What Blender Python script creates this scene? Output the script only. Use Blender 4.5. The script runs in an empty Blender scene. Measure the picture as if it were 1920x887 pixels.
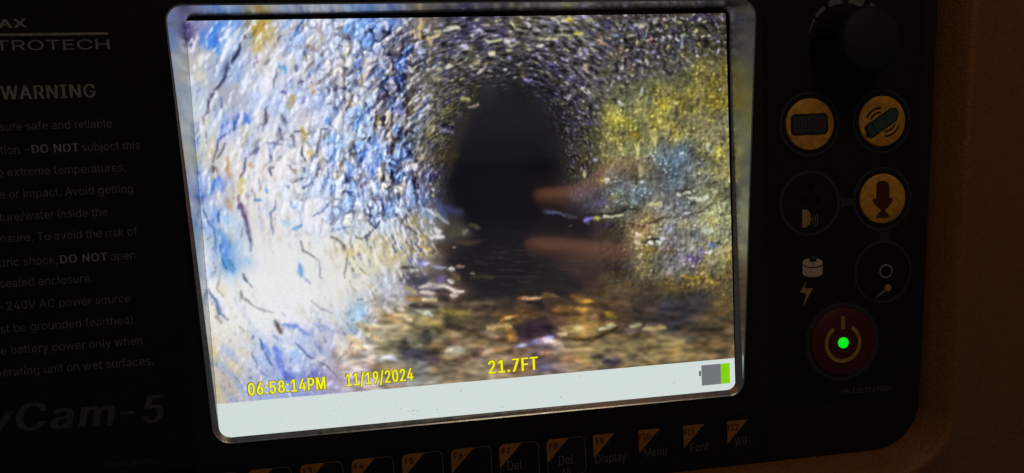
import bpy, bmesh, math, random
import numpy as np
from mathutils import Matrix, Vector
random.seed(7)
scene = bpy.context.scene
COL = scene.collection
# ---------------------------------------------------------------- camera, world, lamps, exposure
# panel frame: X right, Y up along the front panel, Z out of the panel; origin at the middle of the display glass
RISE = .130                                   # the middle of the display stands this high above the base of the case
PANEL = Matrix.Translation((0, 0, RISE)) @ Matrix.Rotation(math.radians(90), 4, 'X')
ROT = np.array([[0.988988730755219, -0.04955210230234122, 0.13944848366546478],
                [-0.05910658271011923, -0.9961183063904202, 0.06522830332158057],
                [0.13567498781835555, -0.07275238024490054, -0.9880786349522939]])
EYE = np.array([-0.01840728, 0.00914673, 0.20288619])
FOC = 1248.32
cam = bpy.data.cameras.new('camera'); cam.sensor_width = 36; cam.lens = FOC/1920*36
cam.clip_start = .005; cam.clip_end = 50
camo = bpy.data.objects.new('camera', cam); COL.objects.link(camo)
m = Matrix.Identity(4)
for i in range(3):
    m[i][0] = ROT[0][i]; m[i][1] = -ROT[1][i]; m[i][2] = -ROT[2][i]; m[i][3] = EYE[i]
camo.matrix_world = PANEL @ m
scene.camera = camo
world = bpy.data.worlds.new('World'); scene.world = world; world.use_nodes = True
world.node_tree.nodes['Background'].inputs[0].default_value = (.95, .93, 1.0, 1)
world.node_tree.nodes['Background'].inputs[1].default_value = .034
def area_lamp(name, loc, aim, size, power, color):
    l = bpy.data.lights.new(name, 'AREA'); l.energy = power; l.color = color; l.shape = 'DISK'; l.size = size
    o = bpy.data.objects.new(name, l); COL.objects.link(o)
    p = PANEL @ Vector(loc); a = PANEL @ Vector(aim)
    o.location = p; o.rotation_euler = (a-p).to_track_quat('-Z', 'Y').to_euler()
    return o
area_lamp('room_lamp', (.12, .46, .42), (.14, -.02, 0), .30, .46, (1.0, .76, .47))
spot = bpy.data.lights.new('hand_fill_spot', 'SPOT'); spot.energy = 5.2; spot.color = (1.0, .70, .45); spot.spot_size = math.radians(28); spot.spot_blend = .6; spot.shadow_soft_size = .02
spoto = bpy.data.objects.new('hand_fill_spot', spot); COL.objects.link(spoto)      # added unseen spot, brightens the hand so its mirror image shows
_p = PANEL @ Vector((.09, .22, .02)); spoto.location = _p; spoto.rotation_euler = ((PANEL @ Vector((.075, 0, .2)))-_p).to_track_quat('-Z', 'Y').to_euler()
scene.view_settings.view_transform = 'Standard'; scene.view_settings.look = 'None'
scene.view_settings.exposure = 0; scene.view_settings.gamma = 1
scene.cycles.use_denoising = True
scene.cycles.max_bounces = 6
def at(u, v, z=0., slope=0.):
    """the point of the panel (plane Z = z + slope*Y) that the photograph shows at pixel u, v of its 1920 x 887"""
    d = ROT.T @ np.array([(u-960)/FOC, (v-443.5)/FOC, 1.])
    t = (z+slope*EYE[1]-EYE[2])/(d[2]-slope*d[1])
    return Vector(EYE+t*d)
# ---------- the picture shown on the display ----------
def hash2(ix, iy, seed):
    h = (ix.astype(np.int64)*374761393 + iy.astype(np.int64)*668265263 + seed*1442695041) & 0xFFFFFFFF
    h = ((h ^ (h >> 13))*1274126177) & 0xFFFFFFFF
    h = ((h ^ (h >> 16))*2246822519) & 0xFFFFFFFF
    return ((h ^ (h >> 15)) & 0xFFFFFF)/float(0x1000000)
def vnoise(u, v, seed, per=None):
    iu = np.floor(u); iv = np.floor(v); fu = u-iu; fv = v-iv
    wu = fu*fu*fu*(fu*(fu*6-15)+10); wv = fv*fv*fv*(fv*(fv*6-15)+10)
    def g(a, b, x, y):
        t = hash2(a, np.mod(b, per) if per else b, seed)*6.2832
        return np.cos(t)*x+np.sin(t)*y
    return ((g(iu, iv, fu, fv)*(1-wu)+g(iu+1, iv, fu-1, fv)*wu)*(1-wv)
            + (g(iu, iv+1, fu, fv-1)*(1-wu)+g(iu+1, iv+1, fu-1, fv-1)*wu)*wv)*1.55
def worley(u, v, seed, per=None):
    iu = np.floor(u); iv = np.floor(v)
    f1 = np.full(u.shape, 9.); f2 = f1.copy(); idv = np.zeros(u.shape)
    for a in (-1, 0, 1):
        for b in (-1, 0, 1):
            cu = iu+a; cv = iv+b; hv = np.mod(cv, per) if per else cv
            d = np.hypot(cu+.15+.7*hash2(cu, hv, seed)-u, cv+.15+.7*hash2(cu, hv, seed+7)-v)
            cid = hash2(cu, hv, seed+13)
            m = d < f1
            f2 = np.where(m, f1, np.minimum(f2, d)); idv = np.where(m, cid, idv); f1 = np.where(m, d, f1)
    return f1, f2, idv
def sst(a, b, x):
    t = np.clip((x-a)/(b-a), 0, 1); return t*t*(3-2*t)
GX = [370,430,490,550,610,670,730,790,850,910,970,1030,1090,1150,1210,1270,1330]
GY = [60,120,180,240,300,360,420,480,540,600,660,720]
GRID = '''
150,150,185 125,165,228 195,180,140 185,198,225 205,208,225 150,182,235 120,145,205 145,130,115 85,82,90 82,78,105 92,84,80 96,94,92 108,103,103 102,98,100 98,96,100 92,88,82 80,74,58
190,188,185 160,182,220 205,205,210 205,208,220 192,202,225 192,196,212 130,140,190 112,106,104 84,80,84 84,80,84 66,64,72 66,63,80 90,85,95 106,102,104 100,97,104 100,97,88 122,108,58
190,200,215 172,174,184 196,206,235 192,202,230 192,198,222 175,198,235 128,125,140 135,124,112 82,78,68 52,50,52 30,29,38 46,42,60 82,78,94 128,120,82 130,121,78 142,124,58 132,112,52
205,210,212 182,192,222 208,208,214 202,206,216 202,206,225 165,198,240 160,158,175 140,130,95 76,66,50 27,26,36 26,25,35 33,31,40 72,64,56 146,132,66 164,145,70 152,132,70 150,136,92
196,198,190 210,206,206 226,222,222 226,226,230 216,220,228 152,186,240 155,178,235 118,112,105 62,50,40 21,21,31 21,21,31 27,26,32 84,74,56 128,118,74 122,118,96 98,110,132 142,128,80
150,172,222 208,200,192 225,223,222 216,223,235 220,225,235 176,198,236 172,196,238 100,102,138 38,34,46 20,20,30 20,20,30 32,27,30 74,68,78 98,97,104 104,106,106 100,108,122 132,122,90
172,192,212 188,205,225 218,212,210 230,228,228 226,226,230 200,217,238 192,211,238 150,155,160 72,66,58 23,22,30 21,21,30 42,34,40 58,49,60 94,84,66 150,134,94 140,132,132 178,168,130
226,222,216 128,168,220 225,225,225 228,228,228 226,226,226 222,219,200 212,203,168 140,130,118 44,36,38 25,23,32 23,22,32 46,31,31 46,35,36 66,53,48 138,120,84 132,122,138 165,146,98
228,226,222 226,226,226 230,230,230 230,230,230 226,226,226 222,222,218 186,192,210 92,86,104 84,68,58 31,27,35 33,27,30 42,34,34 58,47,42 84,70,55 76,63,50 108,85,48 104,84,50
224,218,208 222,222,216 228,228,228 226,228,234 220,223,230 172,192,222 158,146,120 138,126,92 82,74,54 78,68,52 98,78,52 74,57,50 106,82,50 76,59,43 60,52,50 50,48,55 80,68,50
212,202,170 214,210,200 196,206,228 186,202,234 176,182,220 192,182,186 138,132,108 70,66,66 118,106,84 140,126,106 112,90,72 96,82,92 150,132,94 112,98,78 122,107,78 130,115,80 106,90,66
200,190,175 190,182,172 164,176,216 150,166,220 160,152,200 182,172,180 142,134,130 130,128,124 138,122,102 145,130,110 132,113,96 122,108,100 120,108,100 128,112,92 130,112,88 118,100,78 100,82,66'''
TILES = {'S':(0,0,1.),'A':(300,0,3.694),'B':(660,0,3.694),'C':(1020,0,3.695),'D':(300,240,3.694),'E':(660,240,3.694),'F':(1020,240,3.695),
         'G':(340,480,3.694),'H':(680,480,3.694),'I':(1020,480,3.695)}
STROKES = {
'S': '''
P 60,46,42 .75 34 1000,420 1100,410 1170,440 1180,500 1060,540 980,540
P 21,20,30 .97 14 900,215 935,205 985,210 1030,250 1040,320 1015,352 1003,372 1010,405 1000,440 1010,500 960,545 880,530 850,490 900,440 868,405 846,352 852,300 872,255
P 36,33,40 .70 30 862,270 872,232 895,195 930,174 965,168 1005,176 1040,205 1060,250 1060,300 1040,330 1000,262 920,256
P 22,21,31 .98 6 858,300 900,268 960,262 1010,275 1036,315 1030,350 1005,375 1010,415 930,432 895,420 868,395 845,350
P 30,26,30 .80 20 862,470 960,450 1050,405 1120,420 1100,455 1040,500 1080,530 1020,550 930,548 850,520
L 28,24,30 .7 40 1010,420 1090,425
L 32,27,30 .6 30 1000,520 1080,535
''',
'A': '''
P 195,160,60 .75 26 640,150 745,145 715,250 690,355 650,350 665,240 630,200
L 115,100,80 .6 30 605,150 600,260
L 52,50,78 .9 22 590,240 540,330 490,420 440,550
L 60,55,80 .8 20 440,550 390,620 350,700 300,860
L 105,120,160 .5 40 470,440 440,520
L 70,140,238 .75 46 410,165 350,250 330,330
L 60,120,225 .75 40 385,260 380,320
L 85,150,240 .6 36 300,215 290,290
L 70,150,225 .6 26 395,320 400,370
L 70,66,115 .85 54 185,170 200,290
L 120,110,150 .6 60 250,190 220,280
L 235,238,240 .8 26 480,200 470,330 430,420
L 236,230,215 .7 30 540,200 500,300
L 232,232,240 .7 18 240,280 225,360
L 230,228,225 .7 20 300,380 275,450
L 225,215,190 .7 60 270,500 300,560
L 110,60,115 .8 14 685,380 675,430
L 70,60,90 .8 14 745,400 735,450
L 70,75,130 .8 14 1005,290 1000,420
L 125,80,80 .8 15 1010,310 1060,325
L 215,190,185 .6 40 1090,320 1050,340
L 80,80,105 .8 13 805,480 780,600
L 50,85,190 .85 26 545,790 520,880
L 60,120,225 .75 34 590,790 600,860
L 60,65,90 .85 14 750,745 720,850
L 65,65,80 .7 18 830,770 860,860
L 95,75,150 .7 26 840,640 875,655
L 70,80,190 .75 15 910,550 880,600
L 60,165,230 .7 24 855,460 865,500
L 60,140,210 .7 18 820,440 830,470
L 70,60,110 .8 18 990,560 950,590
L 205,150,70 .85 30 1060,600 1075,640
L 205,178,90 .8 40 920,670 900,740
L 105,78,60 .75 18 1105,555 1080,590
L 120,105,200 .6 20 1000,670 985,700
L 165,100,60 .85 22 1290,245 1310,270
L 50,60,140 .8 17 1230,590 1240,700
L 45,35,50 .85 18 1275,590 1290,680 1280,760
L 90,150,235 .7 30 1140,830 1170,850
L 195,130,60 .8 16 1310,690 1320,720
L 80,90,160 .7 14 1205,290 1250,300 1250,350
L 80,150,235 .6 40 1250,190 1290,220
L 190,165,150 .6 40 1110,200 1120,260
L 235,235,240 .7 60 740,520 720,640
L 232,235,242 .7 50 640,560 660,640
L 230,232,242 .6 60 1180,400 1200,470
L 165,195,240 .5 70 960,210 980,260
L 90,95,150 .7 12 655,430 630,560
L 100,110,150 .6 12 390,410 380,500
L 80,80,110 .7 12 355,660 320,760
L 75,90,150 .7 13 430,680 420,740
L 70,70,85 .65 12 1120,350 1125,400
L 70,75,140 .7 16 940,450 960,500
L 90,75,120 .7 12 1040,510 1050,570
L 70,75,150 .6 14 1220,520 1215,570
''',
'B': '''
P 55,60,100 .45 30 180,230 260,200 480,260 490,440 400,470 200,480
L 90,150,240 .85 46 170,150 165,190
L 80,140,230 .7 30 130,160 120,210
L 238,238,245 .9 24 242,165 242,205
L 20,20,35 .8 16 215,220 260,235
L 150,190,245 .7 36 15,380 25,500
L 45,60,150 .7 10 35,360 52,430 40,510
L 205,185,145 .9 36 105,400 80,500 70,600
L 240,230,205 .9 42 130,640 140,730
L 238,228,205 .8 36 30,690 20,730
L 160,150,205 .8 30 150,490 160,540
L 75,58,60 .85 54 190,570 200,700
L 60,45,50 .7 30 250,590 240,680
L 22,20,32 .85 26 215,460 260,470
L 65,80,165 .85 56 290,540 350,580
L 225,215,235 .8 18 262,555 270,580
L 40,90,215 .85 50 345,380 330,450
L 60,110,230 .8 40 300,420 320,460
L 90,140,235 .7 26 390,330 370,360
L 225,232,245 .9 34 445,330 480,350
L 215,218,235 .8 30 410,400 440,420
L 225,225,235 .8 18 390,470 410,490
L 235,235,240 .8 16 205,340 205,420 215,480
L 30,28,42 .8 22 470,440 390,450
L 190,168,90 .85 32 300,670 340,690
L 125,115,205 .7 46 270,740 340,790
L 235,205,200 .7 16 300,780 305,800
P 140,188,246 .65 14 0,745 80,720 130,800 130,887 0,887
L 40,50,110 .7 10 85,720 132,800 128,880
L 210,185,120 .8 20 185,800 190,860
L 38,32,34 .85 26 165,760 170,887
L 40,36,32 .8 18 375,620 385,840
L 120,118,92 .6 44 420,690 440,800
L 150,145,105 .5 30 520,460 510,720
L 215,192,120 .9 17 470,140 476,270
L 212,182,110 .9 20 505,260 545,320
L 225,205,150 .85 16 540,270 610,230
L 32,28,30 .8 14 492,200 496,300
L 225,225,210 .9 14 650,197 740,193
L 170,180,90 .9 20 570,210 595,205
L 215,205,232 .9 26 760,325 800,325
L 200,195,225 .85 16 855,200 895,230
L 215,225,160 .95 15 945,285 1035,283
L 235,232,245 .95 24 1070,288 1100,288
L 76,70,125 .8 46 680,280 740,270
L 62,56,105 .7 60 790,150 840,190
L 66,60,100 .6 60 700,120 850,140
L 205,190,150 .85 14 880,410 840,440
L 235,230,170 .95 16 945,378 980,375
L 170,155,90 .8 28 930,440 990,445
L 225,205,215 .9 15 885,510 930,465
L 235,232,235 .95 14 1045,480 1062,480
L 220,215,205 .9 18 650,468 690,465
L 190,195,130 .85 14 600,480 630,480
L 175,180,90 .8 22 560,545 620,540
L 110,90,215 .9 28 1190,560 1245,555
L 225,205,245 .9 10 1195,558 1235,545
L 200,200,205 .8 10 1120,545 1145,545
L 200,195,110 .9 15 760,690 815,688
L 135,122,52 .75 28 720,700 630,800
L 120,110,50 .6 34 690,760 600,810
L 165,155,130 .7 14 700,650 740,650
L 185,160,150 .8 10 810,735 870,728
L 68,58,88 .8 28 720,830 760,830
L 42,32,75 .85 44 620,870 720,875
L 150,150,165 .6 16 700,380 715,410
L 130,120,150 .6 26 720,450 780,430
L 230,225,180 .8 12 1110,160 1130,185
L 220,215,225 .8 14 1215,150 1220,185
L 205,200,140 .8 12 1070,345 1110,345
L 230,225,225 .8 12 1270,325 1330,322
L 205,195,150 .7 12 1120,315 1160,310
L 225,215,210 .7 16 345,130 380,180
L 200,175,120 .7 16 430,200 440,240
''',
'C': '''
L 225,205,165 .9 18 30,268 85,266
L 205,195,80 .9 26 165,150 185,150
L 205,195,75 .9 24 215,235 265,240
L 195,180,70 .8 20 290,185 305,215
L 130,125,215 .8 26 240,115 265,135
L 225,220,190 .8 16 60,125 110,155
L 70,60,195 .85 32 50,460 95,450
L 225,215,240 .9 12 85,425 95,432
L 205,165,140 .85 30 285,455 300,505
L 240,240,245 .95 12 528,180 530,192
L 70,90,205 .85 20 515,238 535,235
L 180,205,210 .8 18 480,245 500,240
L 230,220,195 .9 15 640,170 685,185
L 205,150,80 .85 18 815,130 840,140
L 190,195,85 .85 14 930,145 940,160
L 185,100,110 .85 14 740,250 742,305
L 215,195,160 .8 12 708,210 712,240
L 170,145,140 .7 28 795,310 830,320
L 50,72,105 .85 18 890,340 908,425
L 160,185,190 .7 12 950,245 955,320
L 105,98,140 .7 40 1020,350 1060,350
L 150,140,118 .6 50 950,380 980,400
L 155,115,85 .7 15 530,320 542,420
L 185,145,135 .7 20 605,400 600,470
L 170,150,85 .7 28 455,400 470,420
L 80,75,155 .7 36 340,560 390,575
L 228,222,240 .9 16 258,610 275,615
L 215,205,180 .8 18 300,625 320,640
L 200,215,215 .85 18 680,620 690,640
L 245,235,220 .9 22 512,700 540,735
L 50,40,42 .75 18 480,680 560,770
L 225,215,120 .85 20 795,820 800,850
L 235,232,215 .9 8 1213,625 1217,626
L 225,220,215 .9 8 1205,355 1209,355
L 235,232,235 .9 12 1050,392 1060,388
L 215,205,150 .8 18 905,710 915,725
L 36,28,38 .8 14 240,560 320,760 350,830
L 100,70,155 .75 30 290,850 330,845
L 205,180,60 .55 70 780,700 850,760
L 195,175,60 .55 70 440,760 560,830
L 172,138,30 .5 80 1140,640 1200,680
L 180,150,55 .4 60 980,620 1020,680
L 150,118,25 .5 40 1240,480 1245,560
L 180,160,60 .4 46 1030,440 1060,450
L 225,195,160 .8 14 385,280 400,290
L 220,205,180 .8 12 450,265 465,275
L 215,180,120 .7 18 400,310 440,320
L 220,218,230 .8 14 240,345 250,370
L 30,28,45 .7 26 560,270 600,330
L 200,200,215 .7 12 470,580 480,600
L 185,180,165 .7 16 760,160 790,120
L 230,228,215 .7 10 890,130 920,150
''',
'D': '''
L 60,72,130 .85 14 495,10 400,90 370,240
L 70,80,120 .8 14 455,110 410,200
L 50,60,110 .8 16 530,-5 510,20
L 60,60,100 .85 14 830,0 845,80
L 100,90,120 .7 13 740,100 840,120
L 70,75,120 .8 14 745,110 765,210
L 75,58,62 .9 15 592,205 590,280 555,345
L 200,150,105 .8 34 630,260 645,265
L 202,160,110 .8 20 470,200 465,270 485,350
L 208,190,110 .85 28 572,345 555,450
L 90,65,75 .85 18 545,470 545,560
L 105,75,110 .9 30 560,530 590,620
L 85,80,110 .8 22 590,620 610,690 630,780
L 70,105,145 .8 14 632,770 630,850
L 90,110,130 .8 9 575,690 555,760
L 95,78,80 .85 26 370,270 390,330
L 60,125,235 .85 36 380,360 345,430 300,480
L 100,160,240 .8 30 365,390 370,420
L 80,130,230 .7 26 410,350 430,440
L 50,65,130 .8 14 290,480 285,530
L 210,160,75 .85 24 455,490 490,560
L 70,100,150 .8 16 300,570 330,640 370,700 395,870
L 90,150,218 .85 44 410,710 460,880
L 60,110,185 .7 20 420,780 440,880
L 150,205,235 .6 24 445,610 470,660
L 150,185,230 .6 40 400,560 380,640
L 125,105,72 .75 18 690,140 630,185
L 175,160,110 .7 30 600,50 580,130
L 170,160,112 .6 30 650,130 690,80
L 75,72,105 .8 13 790,265 760,275 770,320
L 70,95,150 .85 10 800,505 790,565 770,600 780,740
L 80,140,215 .7 18 735,420 740,450
L 80,130,210 .75 13 650,505 695,505
L 85,105,160 .75 16 870,405 890,420
L 100,150,212 .7 20 910,520 930,560
L 208,182,72 .9 22 990,0 1005,90
L 210,180,75 .85 28 1025,160 1035,200
L 60,50,60 .8 14 930,25 975,15
L 85,78,105 .8 10 890,60 910,45 940,130
L 52,45,62 .85 15 990,125 980,165 1005,230
L 80,68,75 .8 14 895,260 920,290
L 60,52,70 .8 16 990,275 1000,305
L 172,150,110 .8 24 930,290 950,320
L 70,65,95 .8 13 1000,350 910,375
L 55,65,160 .85 20 990,410 1015,400
L 100,75,140 .7 12 965,430 965,480
L 78,72,80 .85 13 1110,15 1100,110 1080,170
L 78,72,80 .7 10 1110,10 1160,5
L 140,190,242 .55 90 1170,70 1250,130
L 160,195,242 .5 50 1180,200 1200,230
L 85,130,220 .7 15 1085,285 1105,280
L 80,120,215 .75 13 1215,245 1220,300
L 28,28,65 .9 28 1300,360 1330,350
L 40,50,120 .85 18 1280,440 1330,450
L 95,120,175 .8 10 1060,620 1130,570 1170,515
L 70,140,205 .8 20 920,705 980,675
L 80,82,82 .85 12 975,790 1000,850 1060,885
L 78,70,65 .85 14 1185,755 1230,770 1280,820 1300,885
L 90,110,170 .8 12 1200,690 1190,725
L 100,130,195 .8 12 1230,705 1310,680
L 215,195,120 .7 50 1300,850 1330,870
L 160,205,235 .5 60 850,650 900,660
L 215,200,120 .7 18 245,170 255,260
L 90,85,80 .6 12 325,30 320,110
L 120,105,80 .6 14 570,60 565,140
L 90,90,130 .65 10 600,440 600,470
L 110,100,150 .6 9 685,540 680,570
L 80,80,130 .7 12 760,280 770,330
L 95,120,190 .6 10 690,350 690,400
''',
'E': '''
L 60,110,235 .75 56 60,150 110,270
L 70,120,235 .7 40 130,300 160,330
L 105,172,250 .7 60 190,150 195,230
L 210,225,250 .8 32 190,90 215,120
L 238,240,248 .9 38 250,230 250,270
L 195,215,250 .8 40 70,90 75,140
L 215,228,250 .8 26 125,190 130,230
L 40,35,50 .85 24 80,80 120,60
L 48,42,50 .85 15 228,10 250,180
L 200,190,172 .85 40 270,30 300,60
L 170,158,140 .7 40 160,20 190,50
L 195,185,165 .8 22 300,120 290,170
L 160,145,75 .7 45 400,20 420,160
L 125,118,55 .55 60 520,20 560,60
L 215,195,150 .9 20 470,210 490,212
L 52,42,45 .85 20 420,215 465,240
L 182,178,198 .8 56 370,250 420,270
L 232,234,245 .85 20 435,250 440,295
L 58,52,60 .85 12 340,300 370,350 375,390
L 195,215,248 .8 36 300,280 270,350
L 238,236,228 .9 56 335,370 345,440
L 70,110,205 .85 12 395,330 380,500
L 150,190,242 .8 24 412,390 405,540
L 38,42,78 .85 14 435,300 440,520
L 40,55,110 .85 14 205,350 240,370 280,380
L 40,48,100 .8 20 200,410 230,420
L 160,145,185 .75 56 50,350 65,410
L 232,222,210 .85 36 120,370 130,420
L 150,198,248 .7 22 190,380 180,420
L 225,235,248 .8 50 30,520 40,580
L 150,200,246 .75 56 175,540 180,640
L 90,110,150 .6 25 230,500 240,540
L 45,55,100 .85 11 110,560 130,650 175,700 218,620 212,520
L 55,58,82 .85 12 295,600 355,640 400,585 400,500
L 205,225,246 .8 52 330,530 345,590
L 60,60,70 .8 10 160,690 65,780 30,740
L 70,62,52 .8 10 370,650 440,740 450,850
L 172,155,110 .8 54 400,620 430,670
L 130,160,215 .8 38 460,560 560,620
L 225,228,245 .85 16 510,555 575,605
L 80,100,182 .75 46 480,450 490,530
L 100,150,215 .7 24 500,450 510,510
L 70,62,150 .8 60 500,310 590,320
L 235,235,245 .9 8 508,320 516,322
L 180,190,220 .8 8 540,375 545,390
L 235,240,245 .9 12 548,430 565,430
L 205,200,170 .8 14 560,460 570,480
L 80,100,172 .8 34 580,500 650,610
L 74,84,162 .75 54 660,560 740,590
L 170,190,200 .7 14 590,600 660,655
L 225,225,225 .85 22 570,700 610,715
L 230,228,225 .85 24 555,750 630,750
L 195,172,95 .85 36 470,740 510,780
L 205,175,80 .85 28 470,840 550,830
L 190,170,110 .7 30 480,880 550,880
L 86,66,26 .7 56 580,220 720,190
L 100,80,35 .5 40 560,130 570,180
L 58,50,80 .6 50 650,20 740,40
L 74,74,58 .7 44 690,720 790,710
L 95,88,50 .75 22 830,680 890,685
L 150,150,140 .6 12 760,720 800,710
L 70,50,40 .7 50 600,820 650,840
L 200,150,110 .8 9 700,840 720,838
L 78,60,46 .7 34 740,790 870,795
L 160,160,190 .7 12 600,20 700,20
L 40,36,44 .7 18 540,110 600,150
L 90,95,150 .5 40 460,360 470,420
L 235,225,185 .7 40 30,800 40,860
L 195,180,130 .6 60 150,760 230,800
L 90,80,70 .6 10 250,760 300,860
L 200,195,185 .7 30 380,760 420,790
''',
'F': '''
L 220,205,105 .6 40 430,30 540,150
L 140,108,28 .7 36 600,40 650,30
L 150,118,40 .6 24 560,85 580,80
L 215,200,120 .7 26 760,20 765,100
L 225,215,130 .6 20 650,110 640,200
P 108,124,150 .55 46 760,200 960,90 1000,160 940,260 800,330
L 105,138,180 .5 40 840,240 920,230
L 235,240,245 .9 12 945,183 958,186
L 205,220,235 .85 11 755,200 768,198
L 115,128,152 .55 80 870,380 960,350
L 110,130,165 .45 80 640,450 740,440
L 145,165,185 .6 46 590,500 640,520
L 100,102,130 .55 56 1080,230 1110,260
L 75,55,45 .8 20 1165,90 1160,120
L 195,195,185 .7 12 1130,100 1140,140 1165,160
L 218,198,75 .85 32 1225,120 1190,230
L 180,160,60 .5 56 1200,220 1190,300
L 110,104,118 .5 56 1110,320 1140,360
L 192,182,130 .8 26 670,260 660,330
L 55,45,40 .8 14 635,350 645,375
L 104,104,126 .5 70 460,300 560,370
L 152,120,65 .85 40 395,350 405,390
L 238,235,225 .9 18 425,362 440,368
L 180,170,215 .8 12 345,225 360,225
L 220,215,170 .85 12 278,310 282,340
L 150,115,65 .7 16 240,230 260,235
L 152,142,88 .7 40 450,490 500,480
L 44,40,42 .75 14 550,555 580,545
L 200,192,140 .8 26 740,530 800,520
L 220,215,195 .85 18 925,455 950,470
L 225,220,190 .8 14 985,445 1010,445
L 215,215,195 .8 20 1030,495 1130,482
L 220,215,190 .7 16 1170,450 1190,440
L 40,34,34 .85 10 280,605 420,600 560,575 680,560
L 215,205,175 .9 11 420,614 500,610 545,606
L 190,180,80 .9 14 335,627 395,623
L 132,122,232 .95 24 285,640 315,632
L 52,44,38 .85 14 540,640 680,680 750,650 860,615
L 70,60,46 .8 9 900,625 1000,605 1100,572 1180,530 1270,490
L 192,192,150 .6 50 1160,580 1270,530
L 172,142,70 .6 56 940,680 1000,660
L 150,130,70 .5 40 1080,640 1200,650
L 172,172,222 .85 46 840,700 890,700
L 230,232,250 .95 20 810,755 830,755
L 240,235,230 .95 17 790,780 812,778
L 240,238,245 .95 18 725,795 745,795
L 225,200,195 .85 16 640,745 665,750
L 215,190,170 .85 16 640,800 665,805
L 24,20,26 .9 14 690,790 800,758
L 165,130,65 .8 36 730,850 790,840
L 125,98,70 .55 60 580,650 640,700
L 172,142,112 .7 36 680,700 760,690
L 100,76,54 .6 50 840,850 920,850
L 108,114,165 .6 66 1030,740 1070,770
L 205,205,205 .8 18 1100,715 1160,705
L 118,132,235 .9 34 1140,810 1185,820
L 232,230,245 .95 16 1120,868 1160,860
L 120,100,190 .7 30 1070,840 1100,860
L 205,185,130 .85 24 1220,860 1285,830
L 50,44,50 .7 20 1190,790 1230,810
L 92,92,145 .75 26 0,570 110,590
L 125,125,190 .75 14 20,570 140,605
L 110,108,110 .6 18 130,600 220,620
L 62,46,78 .7 50 400,680 480,680
L 140,110,80 .6 9 180,690 200,680
L 92,85,120 .6 46 280,540 420,520
L 105,102,132 .55 60 200,480 330,440
L 235,230,180 .7 12 545,170 550,190
L 210,200,120 .6 14 620,130 650,160
L 180,190,200 .6 10 670,365 690,365
L 170,165,120 .6 40 1200,400 1260,390
L 48,40,44 .7 14 900,440 1000,425
L 205,195,130 .6 40 1230,560 1280,640
''',
'G': '''
L 85,150,218 .85 40 300,10 350,110
L 50,80,130 .75 12 280,20 320,90
L 60,110,150 .7 14 330,30 370,90
L 130,190,230 .7 28 450,10 470,50
L 120,120,112 .75 8 265,90 255,220 285,285
L 70,95,130 .9 20 425,125 455,175
L 105,105,120 .8 10 460,180 495,225
L 100,105,100 .85 13 413,240 425,290 490,340
L 110,122,122 .85 12 490,340 560,380 635,388
L 65,90,120 .9 14 188,235 240,330 270,405
L 105,98,122 .85 16 270,400 325,445
L 150,145,110 .7 10 240,410 275,470
L 150,140,135 .6 10 405,485 440,525
L 105,160,215 .9 24 820,70 840,130
L 130,150,190 .8 10 855,150 890,190
L 105,105,125 .85 8 910,0 945,30 960,90 972,160
L 85,75,82 .9 28 650,450 695,530
L 95,128,215 .85 22 710,480 800,495 885,550
L 120,130,190 .7 16 640,545 700,585
L 60,85,150 .9 16 550,570 565,650 590,700 630,745
L 85,128,225 .7 30 570,610 610,690
L 80,100,150 .8 12 490,670 530,760
L 90,110,160 .7 12 520,770 590,840
L 70,76,120 .85 13 790,600 840,650 900,710 1000,760 1085,835
L 100,135,220 .8 20 930,605 965,665
L 78,108,228 .8 36 650,640 700,780 740,870
L 150,192,242 .65 60 750,670 800,690
L 240,240,246 .8 42 780,770 810,795
L 240,240,246 .8 34 720,620 770,640
L 98,98,218 .75 54 860,850 960,820
L 85,95,220 .7 40 720,830 780,850
L 225,220,238 .8 22 900,740 990,700
L 140,122,132 .75 40 1060,670 1100,740
L 240,238,242 .8 40 1080,600 1130,630
L 150,198,238 .7 70 1240,350 1180,490
L 150,145,155 .7 50 1290,390 1300,440
L 90,88,88 .8 9 1150,-5 1130,150
L 70,68,70 .8 15 1185,90 1195,115
L 120,95,75 .75 11 1235,80 1275,130
L 95,80,90 .8 11 1220,305 1260,300
L 150,138,95 .7 60 1240,480 1300,540
L 108,92,58 .8 16 1180,590 1290,655
L 215,205,165 .7 20 1150,560 1230,620
L 212,192,130 .6 40 225,640 265,730
L 212,196,145 .6 46 320,700 400,800
L 110,98,70 .8 10 365,830 415,890
L 188,172,168 .6 28 250,760 320,870
L 120,140,200 .6 16 1110,530 1150,560
L 150,165,215 .5 20 920,470 1080,530
L 120,125,150 .5 9 900,310 960,360 1040,400
L 140,130,165 .5 9 700,390 715,420
L 130,120,150 .6 10 210,110 215,150
''',
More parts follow.
